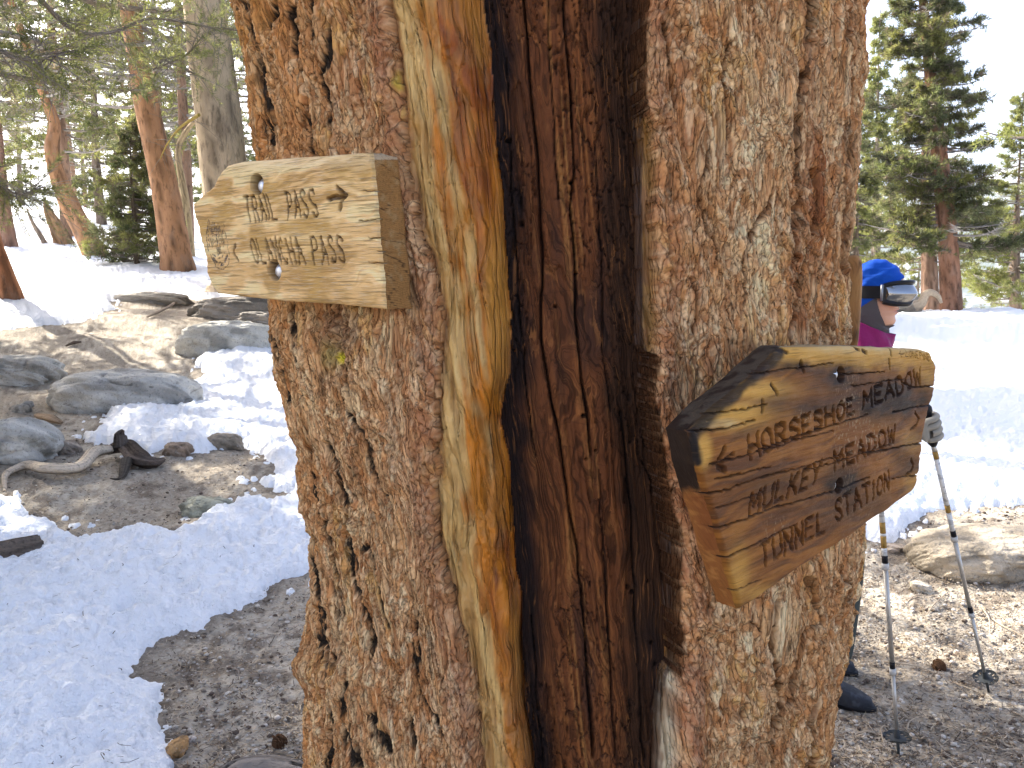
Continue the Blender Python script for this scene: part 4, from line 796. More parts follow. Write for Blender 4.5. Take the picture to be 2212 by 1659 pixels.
for D, u0, u1, n, row in ((30, -60, 620, 2, 'nearest'), (38, -80, 640, 4, 'second'), (50, -100, 700, 4, 'third'), (75, -100, 700, 7, 'farthest')):
    for i in range(n):
        u = u0 + (u1 - u0) * (i + .5 + .5 * (R5.random() - .5)) / n; a = math.atan((u - 1106) / FPX); d = D * (1 + .12 * (R5.random() - .5)); spots.append((math.sin(a) * d, math.cos(a) * d, '%s pine from the left in the %s row of the forest beyond the snowy slope' % (ORD[i], row), 'pines of the forest on the left', .75 + .45 * R5.random()))
for ir, (u, D, s) in enumerate(sorted(((1862, 46, .8), (1930, 50, .62), (1975, 40, .52), (2005, 52, .6), (2100, 58, .62), (2070, 44, .45), (2130, 70, .7), (2160, 48, .42), (2215, 44, .6), (2240, 38, .5), (1950, 70, .9), (1880, 75, 1.0), (2080, 85, .9)))):
    a = math.atan((u - 1106) / FPX); spots.append((math.sin(a) * D, math.cos(a) * D, '%s from the left of the distant conifers rising beyond the snow crest' % ORD[ir], 'conifers beyond the crest on the right', s))
def place_first(root, loc, rz, s, label, group):
    root.location = loc; root.rotation_euler = (0, 0, rz); root.scale = (s,) * 3; root['label'] = label; root['group'] = group
used = set()
for i, (x, y, lab, grp, s) in enumerate(spots):
    k = int(R5.integers(0, 3)) if x < 5 else (1 if i % 4 else 0); rz = R5.random() * 6.28; z = gz(x, y) - .1
    if k in used: copy_tree(protos[k], (x, y, z), rz, s, lab, grp)
    else: place_first(protos[k], (x, y, z), rz, s, lab, grp); used.add(k)
# pines just outside the frame whose shade lies over the left foreground and the trunk
ish = -1; SH = '%s of the pines standing outside the left edge, shading the snow in front'
for (x, y, s, k) in ((-6.0, 5.0, .85, 2), (-8.0, 7.0, .95, 0), (-4.6, 2.6, .8, 0), (-9.4, 11.2, .9, 1), (-6.6, 2.4, .9, 2), (-5.4, 4.0, .85, 1), (-7.2, 6.0, .9, 1), (-7.0, 3.8, .9, 0)):
    ish += 1; copy_tree(protos[k], (x, y, gz(x, y)), R5.random() * 6, s, SH % ORD[ish], 'pines outside the left edge')
dense = thing('fir_tree', 'last and farthest of the firs hidden straight behind the big trunk', 'tree', group='pines behind the big trunk')
o, P, rr = trunk_part(dense, [(0, 0, -.6), (0, 0, 0), (.1, 0, 3), (.0, .1, 7), (.1, 0, 11)], [.27, .25, .20, .13, .02], seg=12, colr=(.25, .15, .1), n=30)
dress(dense, crown_geo(P, z0=.8, z1=10.9, nb=230, Lf=lambda t: 2.2 * (1.04 - t) + .2, droop=.25, upt=.3, tw_n=13, nm=8, nl=.22, nw=.06, dead=.05, seed=39, tl=.2)); dense.location = (4.0, 27.0, gz(4.0, 27.0)); protos.append(dense)
for j, (x, y, s, k) in enumerate(((-1.1, 12.5, .92, 3), (.3, 21, 1.0, 3), (2.6, 19.6, .95, 3), (-2.0, 15.2, .9, 0), (1.6, 24.0, 1.0, 3))):
    copy_tree(protos[k], (x, y, gz(x, y)), R5.random() * 6, s, '%s of the pines hidden straight behind the big trunk, shading the snow on the right' % ORD[j], 'pines behind the big trunk')
# near boughs hanging into the upper left corner
def bough(name, label, pts, r, seed, tw, dead, nl=.055, nw=.006, nm=16, colr=(.16, .13, .10), cols=None):
    R = np.random.default_rng(seed); P = smooth_path([at(*p) for p in pts], 24); root = thing(name, label, 'branch', tuple(P[0])); r *= .55; V, Fs = tube(P, np.linspace(r, r * .3, 24), 6); part('stem', V, Fs, m_limb, root, col=np.zeros((len(V), 3)) + np.array(colr))
    n = tw; u = R.random(n); q = np.stack([np.interp(u, np.linspace(0, 1, 24), P[:, j]) for j in range(3)], 1); d = R.normal(size=(n, 3)); d += (P[-1] - P[0]) / np.linalg.norm(P[-1] - P[0]) * .8; d /= np.linalg.norm(d, axis=1)[:, None]
    L = .15 + .45 * R.random(n); B = Bag(); tp = []; 
    for i in range(n):
        Q = np.linspace(0, 1, 5)[:, None] * d[i] * L[i] + q[i]; Q[:, 2] -= .15 * L[i] * np.linspace(0, 1, 5) ** 2; V, Fs = tube(Q, np.linspace(.005, .002, 5), 3, cap=False); B.add(V, Fs, (.22, .19, .16))
    live = R.random(n) > dead; f = [.4, .6, .8, 1.]; pp = np.vstack([q[live] + d[live] * (L[live] * g)[:, None] for g in f]); dd = np.vstack([d[live]] * 4)
    V, Fs, c_ = B.get(); part('twigs', V, Fs, m_limb, root, col=c_)
    if not live.any(): return
    g = (GREENS if cols is None else np.array(cols))[R.integers(0, 5 if cols is None else len(cols), len(pp))]; TV, TF_, TC = tufts(pp, dd, np.full(len(pp), .11), nm, nl, nw, g, R); part('needles', TV, TF_, m_needle, root, col=TC, smooth=False)
bough('pine_branch', 'shaded needle bough entering at the top left corner', [(-160, 20, 6.5), (-40, 90, 6.7), (60, 130, 7.0), (150, 110, 7.2)], .03, 41, 90, .2)
bough('pine_branch', 'long dark bough crossing the top of the beige trunk', [(40, -60, 8), (150, 60, 8.5), (240, 70, 9), (330, 40, 9.2), (460, 60, 9.5), (560, 70, 9.6)], .04, 42, 110, .35)
bough('pine_branch', 'bright green needle spray in front of the beige trunk', [(330, 150, 10), (400, 120, 10), (450, 70, 10), (520, 60, 10)], .02, 43, 60, .1)
bough('pine_branch', 'low green bough at the left edge above the leaning red trunk', [(-120, 330, 8), (-30, 380, 8.2), (40, 420, 8.4), (90, 400, 8.6)], .03, 45, 90, .25)
bough('pine_branch', 'green needle spray hanging left of the beige trunk near its top', [(440, 170, 11), (380, 140, 11), (320, 120, 11), (260, 150, 11)], .025, 46, 80, .2)
bough('dead_branch', 'mossy yellow bare branch arching between the red and beige trunks', [(430, 248, 12.4), (390, 275, 13), (362, 310, 13.6), (345, 345, 14)], .045, 47, 20, 1., colr=(.36, .27, .07))
# crown of the big pine, above the picture
R6 = np.random.default_rng(66); Pm = np.array([(CX, CY, z) for z in np.linspace(0, 9.2, 20)])
dress(pine, crown_geo(Pm, 3.6, 9.1, 40, lambda t: 2.6 * (1.1 - .7 * t), .2, .3, 9, 8, .12, .02, dead=.3, seed=67))
# ------------------------------------------------------------------ rocks, wood on the ground
m_rock = mat('grey_granite', attr=True, rough=.88, coord='Object', layers=[((60, 60, 60), 3, .55, .7, (.10, .10, .095), .55, 'noise'), ((45, 45, 45), 3, .58, .75, (.52, .50, .46), .5, 'noise'), ((4, 4, 4), 4, .58, .72, (.16, .165, .14), .45, 'noise')], bumps=[((40, 40, 40), 4, .012, 'noise'), ((9, 9, 9), 4, .02, 'noise')])
def ico(n):
    t = (1 + 5 ** .5) / 2; V = [(-1, t, 0), (1, t, 0), (-1, -t, 0), (1, -t, 0), (0, -1, t), (0, 1, t), (0, -1, -t), (0, 1, -t), (t, 0, -1), (t, 0, 1), (-t, 0, -1), (-t, 0, 1)]
    F_ = [(0, 11, 5), (0, 5, 1), (0, 1, 7), (0, 7, 10), (0, 10, 11), (1, 5, 9), (5, 11, 4), (11, 10, 2), (10, 7, 6), (7, 1, 8), (3, 9, 4), (3, 4, 2), (3, 2, 6), (3, 6, 8), (3, 8, 9), (4, 9, 5), (2, 4, 11), (6, 2, 10), (8, 6, 7), (9, 8, 1)]
    V = [np.array(v) / np.linalg.norm(v) for v in V]
    for _ in range(n):
        cache = {}; NF = []
        def mid(a, b):
            k = (min(a, b), max(a, b))
            if k not in cache: m = V[a] + V[b]; V.append(m / np.linalg.norm(m)); cache[k] = len(V) - 1
            return cache[k]
        for a, b, c_ in F_:
            x, y, z = mid(a, b), mid(b, c_), mid(c_, a); NF += [(a, x, z), (b, y, x), (c_, z, y), (x, y, z)]
        F_ = NF
    return np.array(V), np.array(F_)
ICO5, ICO4, ICO1 = ico(5), ico(4), ico(0)
def rock(label, u0, u1, vt, vb, seed, colr=(.30, .30, .28), deep=.8, flat=1., tilt=0., name='rock', rz=0., crack=.5, cat='rock', boxy=2.6, sink=.25, amp=1.):
    b = hit((u0 + u1) / 2, vb); D = math.hypot(b[0], b[1]); Z = (b - C0) @ cF; w = (u1 - u0) * Z / FPX / 2
    # depth of the footprint makes part of the apparent height
    dp = w * deep; ang = (CAMZ - b[2]) / D; h = max((vb - vt) * Z / FPX - 2 * dp * max(ang, 0) * .75, w * .16)
    V, F_ = (ICO5 if (u1 - u0) > 90 else ICO4); V = V.copy(); V = V / (np.sum(np.abs(V) ** boxy, 1) ** (1 / boxy))[:, None]
    q = V * 1.3 + seed * 3.1; d = amp * .17 * fbm(q[:, 0] + q[:, 2] * .5, q[:, 1] + q[:, 2] * .8, seed, 4) + .05 * fbm(q[:, 0] * 4, q[:, 1] * 4 + q[:, 2] * 3, seed + 3, 3)
    ln = np.abs(fbm(q[:, 0] * .8 + q[:, 2], q[:, 1] * .9 - q[:, 2] * 1.2, seed + 9, 2)); d -= crack * .07 * np.exp(-(ln / .035) ** 2); d += amp * .025 * (vn(q[:, 2] * 3 + q[:, 0] * .7, q[:, 1] * .8, seed + 4) > .55)
    V = V * (1 + d)[:, None]
    V = V * np.array([w, dp, h * .62]); V[:, 2] += V[:, 0] * tilt; cr, sr = math.cos(rz), math.sin(rz)
    V = np.stack([V[:, 0] * cr - V[:, 1] * sr, V[:, 0] * sr + V[:, 1] * cr, V[:, 2]], 1)
    o_ = b + np.array([b[0], b[1], 0]) / D * dp * .9; o_[2] = b[2] + h * (.62 - sink) * .62
    n = fbm(q[:, 0] * 2, q[:, 1] * 2 + q[:, 2], seed + 5, 3); c = mix(np.zeros((len(V), 3)) + np.array(colr), np.array(colr) * .6, ss(0, .7, n)); c = mix(c, np.array(colr) * 1.35, ss(.1, .7, -n) * .7); c = mix(c, (.10, .08, .06), np.exp(-(ln / .03) ** 2) * crack * .7)
    r = link(name, mesh(name, V, F_, m_rock, col=c), None, tuple(o_)); tag(r, label, cat); return r
G2 = (.48, .45, .39)
rock('grey boulder with black lichen, right behind the snow patch and touching the big trunk outline', 390, 612, 678, 766, 1, (.50, .48, .42), deep=.5, boxy=3.0, crack=.3, amp=.6)
rock('broad rounded slab split by a dark crack, above the middle snow patch', 118, 432, 768, 890, 2, (.49, .47, .42), deep=.62, tilt=-.02, crack=.9, amp=.5, sink=.3)
rock('striped grey rock at the left edge, above the blue grey slab', -90, 134, 752, 832, 3, G2, deep=.6, crack=.8)
rock('pointed blue grey rock slab at the left edge beside the driftwood', -110, 110, 878, 1000, 4, (.48, .46, .41), deep=.8, tilt=.10, crack=.4)
rock('small pinkish stone between the slab and the driftwood', 98, 172, 943, 982, 5, (.36, .30, .24), deep=.7)
rock('rounded brown stone sitting in the snow beside the big trunk', 447, 526, 930, 972, 6, (.26, .22, .17), deep=.7, sink=.15)
rock('small blocky brown stone at the snow edge', 358, 412, 953, 988, 7, (.28, .21, .15), deep=.7, boxy=4, sink=.15)
rock('low yellowish grey stone beside the thin snow edge', 392, 505, 1062, 1118, 8, (.31, .31, .24), deep=.6)
rock('grey stone half buried in the foreground snow', 250, 366, 1188, 1226, 9, (.33, .32, .28), deep=.6, sink=.05)
rock('flat pale rock ledge at the far snow edge', 242, 412, 628, 655, 10, (.36, .33, .28), deep=.35)
rock('folded grey brown rock under the pale sign', 408, 620, 634, 692, 11, (.27, .24, .20), deep=.5, crack=1.)
rock('low dark shelf rock right of the grey boulder', 500, 640, 668, 700, 12, (.30, .27, .23), deep=.6)
rock('little orange brown stone at the bottom by the snow edge', 360, 404, 1592, 1640, 13, (.42, .25, .11), deep=.8, tilt=.5, boxy=3.5, sink=0.)
rock('little white stone beside the orange brown stone', 402, 424, 1588, 1606, 14, (.50, .45, .40), sink=0.)
rock('small dark stone in the middle of the shaded sand', 636, 660, 1392, 1412, 15, (.14, .12, .10))
rock('thin tilted stone fragment at the left, above the blue slab', 20, 70, 866, 894, 16, (.33, .31, .27), deep=.5, tilt=.3)
rock('large rounded tan boulder at the right edge behind the poles', 1958, 2330, 1098, 1250, 17, (.46, .39, .29), deep=.62, boxy=2.5, crack=.0, amp=.4, sink=.25)
rock('small chalky stone in front of the large tan boulder', 1966, 2012, 1254, 1282, 18, (.60, .52, .40), deep=.7, tilt=-.2, boxy=4, sink=0.)
rock('small stone by the snow edge between trunk and boulder', 1905, 1955, 1170, 1195, 19, (.40, .33, .26))
# driftwood branch and dark stump piece
m_wood = mat('grey_drift_wood', attr=True, rough=.9, spec=.1, coord='Object', layers=[((22, 60, 60), 4, .5, .66, (.5,), .7, 'warp')], bumps=[((22, 60, 60), 4, .025, 'warp')])
def on_ground(u, v, dz=0.): p = hit(u, v); p[2] += dz; return p
def wood(name, label, pieces, cat):
    root = thing(name, label, cat, tuple(pieces[0][1][0]))
    for k, (nm, pts, rad, cl, rg) in enumerate(pieces): trunk_part(root, pts, rad, seg=28, colr=cl, n=60, rough=rg, name=nm, m=m_wood)
    return root
wood('driftwood', 'bleached crooked branch joined to a dark barky chunk lying on the sand', [
    ('bleached_branch', [on_ground(10, 1062, .0), on_ground(14, 1035, .03), on_ground(60, 1022, .05), on_ground(100, 1032, .06), on_ground(170, 1030, .06), on_ground(205, 1006, .09), on_ground(240, 996, .08)], [.010, .02, .03, .036, .036, .04, .03], (.60, .50, .38), .12),
    ('dark_chunk', [on_ground(232, 996, .07), on_ground(270, 990, .09), on_ground(300, 1012, .07), on_ground(335, 1014, .05), on_ground(354, 1004, .04)], [.02, .042, .050, .035, .012], (.13, .10, .08), .9),
    ('snag', [on_ground(262, 996, .08), on_ground(262, 990, .16), on_ground(268, 990, .20)], [.05, .035, .012], (.10, .08, .065), .4),
    ('root_stub', [on_ground(275, 1015, .06), on_ground(262, 1034, .0), on_ground(238, 1032, -.01)], [.04, .02, .01], (.12, .10, .08), .4)], 'driftwood')
wood('log', 'broken end of a grey brown log lying on snow at the left edge', [('log_body', [on_ground(-130, 1275, .05), on_ground(-40, 1246, .06), on_ground(40, 1226, .07), on_ground(92, 1208, .07)], [.085, .08, .072, .055], (.15, .12, .095), .45)], 'log')
wood('root', 'weathered grey root surfacing from the sand beside the big trunk foot', [('root_wood', [on_ground(440, 1700, -.02), on_ground(500, 1662, .0), on_ground(580, 1655, .01), on_ground(660, 1668, .0), on_ground(760, 1680, -.02)], [.015, .035, .035, .035, .02], (.27, .235, .20), .7)], 'root')
wood('stick', 'short dark stick on the sand at the upper left', [('stick_wood', [on_ground(142, 751, .02), on_ground(160, 746, .03), on_ground(176, 744, .03)], [.008, .02, .008], (.12, .09, .07), .4)], 'stick')
wood('stick', 'curved bare stick lying below the flat pale ledge', [('stick_wood', [on_ground(318, 688, .02), on_ground(352, 677, .05), on_ground(380, 660, .05), on_ground(395, 652, .09)], [.01, .015, .022, .04], (.30, .24, .18), .3)], 'stick')
wood('stick', 'weathered wood sliver beside the blue grey slab', [('stick_wood', [on_ground(80, 905, .03), on_ground(110, 915, .04), on_ground(134, 922, .03)], [.02, .03, .012], (.36, .26, .17), .3)], 'stick')
wood('fallen_branch', 'curved barkless branch over a pale dead log beyond the goggles', [
    ('dead_log', [at(1905, 658, 23.4), at(1960, 656, 23.4), at(1995, 662, 23.4)], [.25, .28, .1], (.52, .46, .38), .3),
    ('curved_limb', [at(1975, 662, 23), at(1990, 655, 23), at(2000, 636, 23), at(2012, 632, 23), at(2026, 640, 23), at(2034, 655, 23)], [.14, .11, .09, .08, .06, .03], (.42, .34, .25), .1)], 'dead wood')
# twigs on the sunny sand at the right
def twig(label, pts, r=.0035, cl=(.42, .34, .25)):
    P = [on_ground(u, v, .006 + (.012 if 0 < i < len(pts) - 1 else 0)) for i, (u, v) in enumerate(pts)]; root = None
    V, Fs = tube(smooth_path(P, 16), np.linspace(r, r * .5, 16), 6); o_ = P[0]
    t = link('twig', mesh('twig', V - o_, Fs, m_limb, col=np.zeros((len(V), 3)) + np.array(cl)), None, tuple(o_)); tag(t, label, 'twig', 'twigs on the sand')
for lab, pts in (('pale forked twig right of the left pole, below the chalky stone', [(2002, 1330), (2018, 1312), (2036, 1296), (2044, 1280)]), ('long thin twig lying left of the chalky stone', [(1958, 1305), (1975, 1295), (2000, 1294), (2025, 1290)]),
    ('pale curved twig at the far right beside the right pole', [(2140, 1337), (2165, 1360), (2190, 1372), (2215, 1382)]), ('upright-curled twig right of the right pole joint', [(2125, 1320), (2136, 1345), (2138, 1370)]),
    ('thin curved twig left of the right pole basket', [(2092, 1420), (2100, 1440), (2125, 1452), (2132, 1462)]), ('pale twig in the shade below the right pole basket', [(2058, 1475), (2075, 1490), (2100, 1500), (2120, 1503)]),
    ('short pale twig in the shadow right of the left pole', [(1958, 1582), (1965, 1568), (1990, 1550)]), ('curled twig beside the left pole basket', [(1908, 1606), (1902, 1590), (1908, 1578), (1920, 1575)]),
    ('long bent twig crossing behind the left pole', [(1905, 1432), (1940, 1442), (1985, 1450), (2030, 1462)]), ('twig at the bottom right corner catching sun', [(2185, 1540), (2205, 1556), (2230, 1570)]),
    ('dark twig lying near the trunk edge at the right', [(1830, 1490), (1845, 1496), (1856, 1484)]), ('straight twig on shaded sand left of the left basket', [(1850, 1588), (1875, 1590), (1900, 1592)])):
    twig(lab, pts)
for lab, pts in (('dark twig poking out of the foreground snow at the lower left', [(186, 1611), (205, 1605), (223, 1593)]), ('thin dark twig on snow above the melting mound', [(150, 1654), (170, 1640), (188, 1626)]), ('pale bent twig on the shaded sand near the trunk', [(500, 1445), (515, 1458), (520, 1470), (560, 1464), (594, 1463)]), ('pale twig pair in the shaded sand above the root', [(575, 1580), (600, 1582), (620, 1575)]), ('short pale stick on shaded sand beside the snow tip', [(483, 1577), (490, 1588)]), ('pale twig above the grey root', [(620, 1605), (632, 1590), (652, 1582)])):
    twig(lab, pts, .003, (.30, .25, .20) if 'pale' in lab else (.06, .05, .045))
# pine cones
def cone_thing(label, u, v, s=.03):
    o_ = on_ground(u, v, s * .6); B = Bag(); n = 48
    for i in range(n):
        t = (i + .5) / n; a = i * 2.39996; r = s * .55 * math.sin(math.pi * (.15 + .8 * t)) + .002; z = s * (t - .5) * 1.5
        q = np.array([math.cos(a), math.sin(a), 0]); p = q * r * .35 + np.array([0, 0, z]); tip = q * r * (1.2 + .5 * R5.random()) + np.array([0, 0, z + s * .25]); w = np.array([-q[1], q[0], 0]) * s * .17
        B.add(np.array([p - w, p + w, tip + w * 1.2, tip - w * 1.2, tip + w * 1.2 - [0, 0, s * .07], tip - w * 1.2 - [0, 0, s * .07]]), np.array([[0, 1, 2, 3], [3, 2, 4, 5]]), (.14, .075, .04))
    V, Fs, c_ = B.get(); V = V[:, [2, 0, 1]]; t = link('pine_cone', mesh('pine_cone', V, Fs, m_limb, col=c_, smooth=False), None, tuple(o_)); tag(t, label, 'pine cone', 'pine cones'); t.rotation_euler = (0, 0, rng.random() * 6)
cone_thing('open pine cone on the sunny sand between the two poles', 2027, 1448); 
cone_thing('dark pine cone on the shaded sand by the grey root', 605, 1612, .03)
# loose pebbles, chips and needles: nobody could count them
B = Bag(); Vi, Fi = ICO1; R7 = np.random.default_rng(77); cnt = 0
for (a0, a1, d0, d1, n) in ((-36, -14, 2.3, 7.5, 5200), (21, 36, 2.3, 6.0, 5200)):
    A = np.radians(a0 + (a1 - a0) * R7.random(n)); D = 1 / (1 / d0 + (1 / d1 - 1 / d0) * R7.random(n)); x = D * np.sin(A); y = D * np.cos(A)
    s_ = sdist(x, y, [S1w, S2w, S3w, S4w]); k = s_ < -.03; x, y = x[k], y[k]; z = g0(x, y)
    r = .0025 + .0075 * R7.random(len(x)) ** 4 + .002 * R7.random(len(x)); q = Vi[None] * (.75 + .5 * R7.random((len(x), len(Vi), 1))) * (r[:, None, None] * np.array([1.2, 1, .7])) + np.stack([x, y, z + r * .3 + .003], 1)[:, None]
    base = np.array([(.42, .38, .32), (.25, .21, .17), (.55, .5, .44), (.12, .09, .07)])[R7.integers(0, 4, len(x))]
    Fq = (Fi[None] + (np.arange(len(x)) * len(Vi))[:, None, None]).reshape(-1, 3); B.add(q.reshape(-1, 3), Fq); B.C[-1] = np.repeat(base, len(Vi), 0)
V, Fs, c_ = B.get(); o = link('gravel', mesh('gravel', V, Fs, m_limb, col=c_)); o['kind'] = 'stuff'
B = Bag()
for (a0, a1, d0, d1, n, onsnow) in ((-36, -14, 2.3, 7.0, 6500, 0), (21, 36, 2.3, 6.0, 9000, 0), (-36, -16, 2.3, 4.2, 260, 1)):
    A = np.radians(a0 + (a1 - a0) * R7.random(n)); D = 1 / (1 / d0 + (1 / d1 - 1 / d0) * R7.random(n)); x = D * np.sin(A); y = D * np.cos(A); s_ = sdist(x, y, [S1w, S2w, S3w, S4w]); k = (s_ > .1) if onsnow else (s_ < -.02); x, y = x[k], y[k]; m = len(x)
    z = g0(x, y) + (.105 if onsnow else .008 + .006 * R7.random(m)); th = R7.random(m) * 6.283; L = .012 + .022 * R7.random(m) + .04 * (R7.random(m) > .96); w = .0009 + .0009 * R7.random(m); dx, dy = np.cos(th), np.sin(th); dzz = R7.normal(size=m) * .18
    P = np.stack([x, y, z], 1); d = np.stack([dx, dy, dzz], 1) * L[:, None] / 2; sdv = np.stack([-dy, dx, 0 * dx], 1) * w[:, None]; mid = P + np.stack([-dy, dx, .5 + 0 * dx], 1) * (L * .18 * R7.normal(size=m))[:, None] * .5
    V = np.stack([P - d - sdv, P - d + sdv, mid + sdv, mid - sdv, P + d + sdv, P + d - sdv], 1).reshape(-1, 3); f = np.array([[0, 1, 2, 3], [3, 2, 4, 5]]); Fq = (f[None] + (np.arange(m) * 6)[:, None, None]).reshape(-1, 4)
    base = np.array([(.36, .27, .17), (.16, .11, .07), (.48, .40, .30), (.08, .06, .045)])[R7.integers(0, 4, m)]; base = base * (.3 if onsnow else 1); B.add(V, Fq); B.C[-1] = np.repeat(base, 6, 0)
V, Fs, c_ = B.get(); o = link('needle_litter', mesh('needle_litter', V, Fs, m_limb, col=c_, smooth=False)); o['kind'] = 'stuff'
# ------------------------------------------------------------------ the person beyond the trunk, facing right
def pm(name, color, rough=.7, **k): return mat(name, color, rough, coord='Object', **k)
m_skin = mat('skin', attr=True, rough=.5, coord='Object', spec=.35, bumps=[((120,) * 3, 3, .0008, 'noise')])
m_blue = pm('blue_fleece', (.004, .065, .40), .85, layers=[((40,) * 3, 3, .5, .8, (.02, .13, .60), .5, 'noise')], bumps=[((90,) * 3, 3, .001, 'noise')])
m_mag = pm('magenta_shell', (.22, .012, .10), .6, layers=[((14,) * 3, 3, .5, .8, (.5,), .6, 'noise')], bumps=[((22,) * 3, 3, .006, 'noise')])
m_grey = pm('grey_gaiter', (.085, .08, .085), .9, bumps=[((40,) * 3, 3, .003, 'noise')])
m_black = pm('black_strap', (.010, .010, .012), .5, bumps=[((300,) * 3, 2, .0005, 'noise')])
m_blackp = pm('goggle_frame_black', (.012, .012, .014), .28)
m_lens = pm('mirror_lens', (.26, .27, .29), .05, metal=.95)
m_pant = pm('dark_green_trousers', (.055, .065, .058), .8, bumps=[((20,) * 3, 3, .006, 'noise')])
m_boot = pm('black_grey_boot', (.028, .030, .036), .6, layers=[((30,) * 3, 2, .5, .7, (.08, .085, .10), .5, 'noise')], bumps=[((60,) * 3, 3, .003, 'noise')])
m_glove = pm('grey_knit_glove', (.30, .28, .235), .9, bumps=[((70,) * 3, 3, .003, 'noise')])
HX, HY, HZ = 1.445, 3.20, 1.543
def skin(name, joints, edges, rads, mt, parent, sub=2, voxel=None):
    me = bpy.data.meshes.new(name); me.from_pydata([tuple(j) for j in joints], edges, []); o_ = bpy.data.objects.new(name, me); COL.objects.link(o_)
    m = o_.modifiers.new('s', 'SKIN'); sv = me.skin_vertices[0].data
    for k, r in enumerate(rads): sv[k].radius = (r, r) if not hasattr(r, '__len__') else r
    sv[0].use_root = True; m.use_smooth_shade = True; s_ = o_.modifiers.new('u', 'SUBSURF'); s_.levels = sub; s_.render_levels = sub
    if voxel: v = o_.modifiers.new('v', 'REMESH'); v.mode = 'VOXEL'; v.voxel_size = voxel; v.use_smooth_shade = True
    dg = bpy.context.evaluated_depsgraph_get(); e = o_.evaluated_get(dg); nm = bpy.data.meshes.new_from_object(e); bpy.data.objects.remove(o_); nm.name = name
    if mt: nm.materials.append(mt)
    for p in nm.polygons: p.use_smooth = True
    return nm
HP = [(-.17, .010, -.095, .052), (-.135, .022, -.095, .052), (-.118, .046, -.092, .052), (-.106, .060, -.092, .055), (-.095, .0645, -.092, .058), (-.084, .062, -.093, .062), (-.074, .060, -.094, .065), (-.064, .067, -.095, .067), (-.056, .0645, -.096, .068), (-.048, .070, -.097, .069), (-.036, .069, -.098, .071),
      (-.015, .074, -.10, .073), (.01, .080, -.10, .075), (.04, .085, -.10, .077), (.07, .082, -.098, .076), (.095, .068, -.088, .068), (.115, .046, -.066, .052), (.127, .020, -.04, .03), (.131, -.008, -.014, .004)]
HP = np.array(HP)
def head_grid(sc=1., dz=0., zs=None, nz=90, nt=96, flare=None):
    z = np.linspace(HP[0, 0], HP[-1, 0], nz) if zs is None else zs
    xf, xb, w = [np.interp(z, HP[:, 0], HP[:, k]) for k in (1, 2, 3)]
    th = np.linspace(-np.pi, np.pi, nt, endpoint=False); c_, s_ = np.cos(th), np.sin(th); cx_ = (xf + xb) / 2; rx = (xf - xb) / 2
    p = .9; X_ = cx_[:, None] + rx[:, None] * sc * np.sign(c_) * np.abs(c_) ** p; Y_ = w[:, None] * sc * np.sign(s_) * np.abs(s_) ** .95
    return X_, Y_, np.repeat(z[:, None], nt, 1) + dz, th
PR = math.radians(-24)
person = thing('person', 'person in blue beanie, black mirrored goggles and magenta jacket facing right, holding two trekking poles', 'person', (1.36, 3.2, 0))
def W(p):
    q = np.array(p, float) - np.array([1.36, 3.2, 0]); c_, s_ = math.cos(-PR), math.sin(-PR); return np.array([q[0] * c_ - q[1] * s_ + 1.36, q[0] * s_ + q[1] * c_ + 3.2, q[2]])
# head: nose, lips, cheeks pushed out of the loft
X_, Y_, Z_, th = head_grid(nz=120)
fr_ = np.cos(th)[None] > .2
X_ = X_ + .030 * np.exp(-((Z_ + .014) / .016) ** 2 - (Y_ / .013) ** 2) * fr_ + .014 * np.exp(-((Z_ - .012) / .025) ** 2 - (Y_ / .010) ** 2) * fr_
X_ = X_ + .005 * np.exp(-((Z_ + .062) / .005) ** 2 - (Y_ / .022) ** 2) * fr_ + .005 * np.exp(-((Z_ + .050) / .004) ** 2 - (Y_ / .022) ** 2) * fr_ - .004 * np.exp(-((Z_ + .056) / .0025) ** 2 - (Y_ / .024) ** 2) * fr_
X_ = X_ - .012 * np.exp(-((Z_ - .022) / .014) ** 2 - ((np.abs(Y_) - .032) / .014) ** 2) * fr_
hv = np.stack([X_ + HX, Y_ + HY, Z_ + HZ], -1).reshape(-1, 3); hc_ = np.zeros((len(hv), 3)); hc_[:] = (.60, .34, .23)
lip_ = (np.exp(-((Z_ + .057) / .009) ** 2 - (Y_ / .026) ** 2) * fr_).ravel(); hc_ = mix(hc_, (.42, .10, .08), np.clip(lip_ * 1.6, 0, 1)); ck = np.exp(-((Z_ + .035) / .02) ** 2 - ((np.abs(Y_) - .045) / .02) ** 2).ravel(); hc_ = mix(hc_, (.55, .22, .16), ck * .5)
hF = gridF(120, 96, True)
# body under the clothes joined with the head into one mesh
sh_ = HZ - .22; bx = 1.335
lk = [W(at(1822, 1225, 3.12)), W(at(1800, 1445, 3.12)), W(at(1796, 1215, 3.36)), W(at(1778, 1420, 3.36))]
J = [(bx, 3.2, .98), (bx, 3.2, 1.12), (bx + .005, 3.2, 1.26), (bx + .01, 3.2, sh_ + .03), (1.38, 3.2, HZ - .13), (bx, 3.10, .92), lk[0], lk[1], (bx, 3.31, .92), lk[2], lk[3],
     (bx, 3.02, sh_ - .01), (bx + .02, 2.95, 1.09), W((1.30, 2.84, .99)), (bx, 3.38, sh_ - .01), (bx + .04, 3.40, 1.10), W((1.60, 3.13, .99))]
E = [(0, 1), (1, 2), (2, 3), (3, 4), (0, 5), (5, 6), (6, 7), (0, 8), (8, 9), (9, 10), (3, 11), (11, 12), (12, 13), (3, 14), (14, 15), (15, 16)]
bm_ = skin('body', J, E, [.10, .085, .09, .055, .046, .085, .055, .04, .085, .055, .04, .03, .03, .026, .03, .03, .026], None, None)
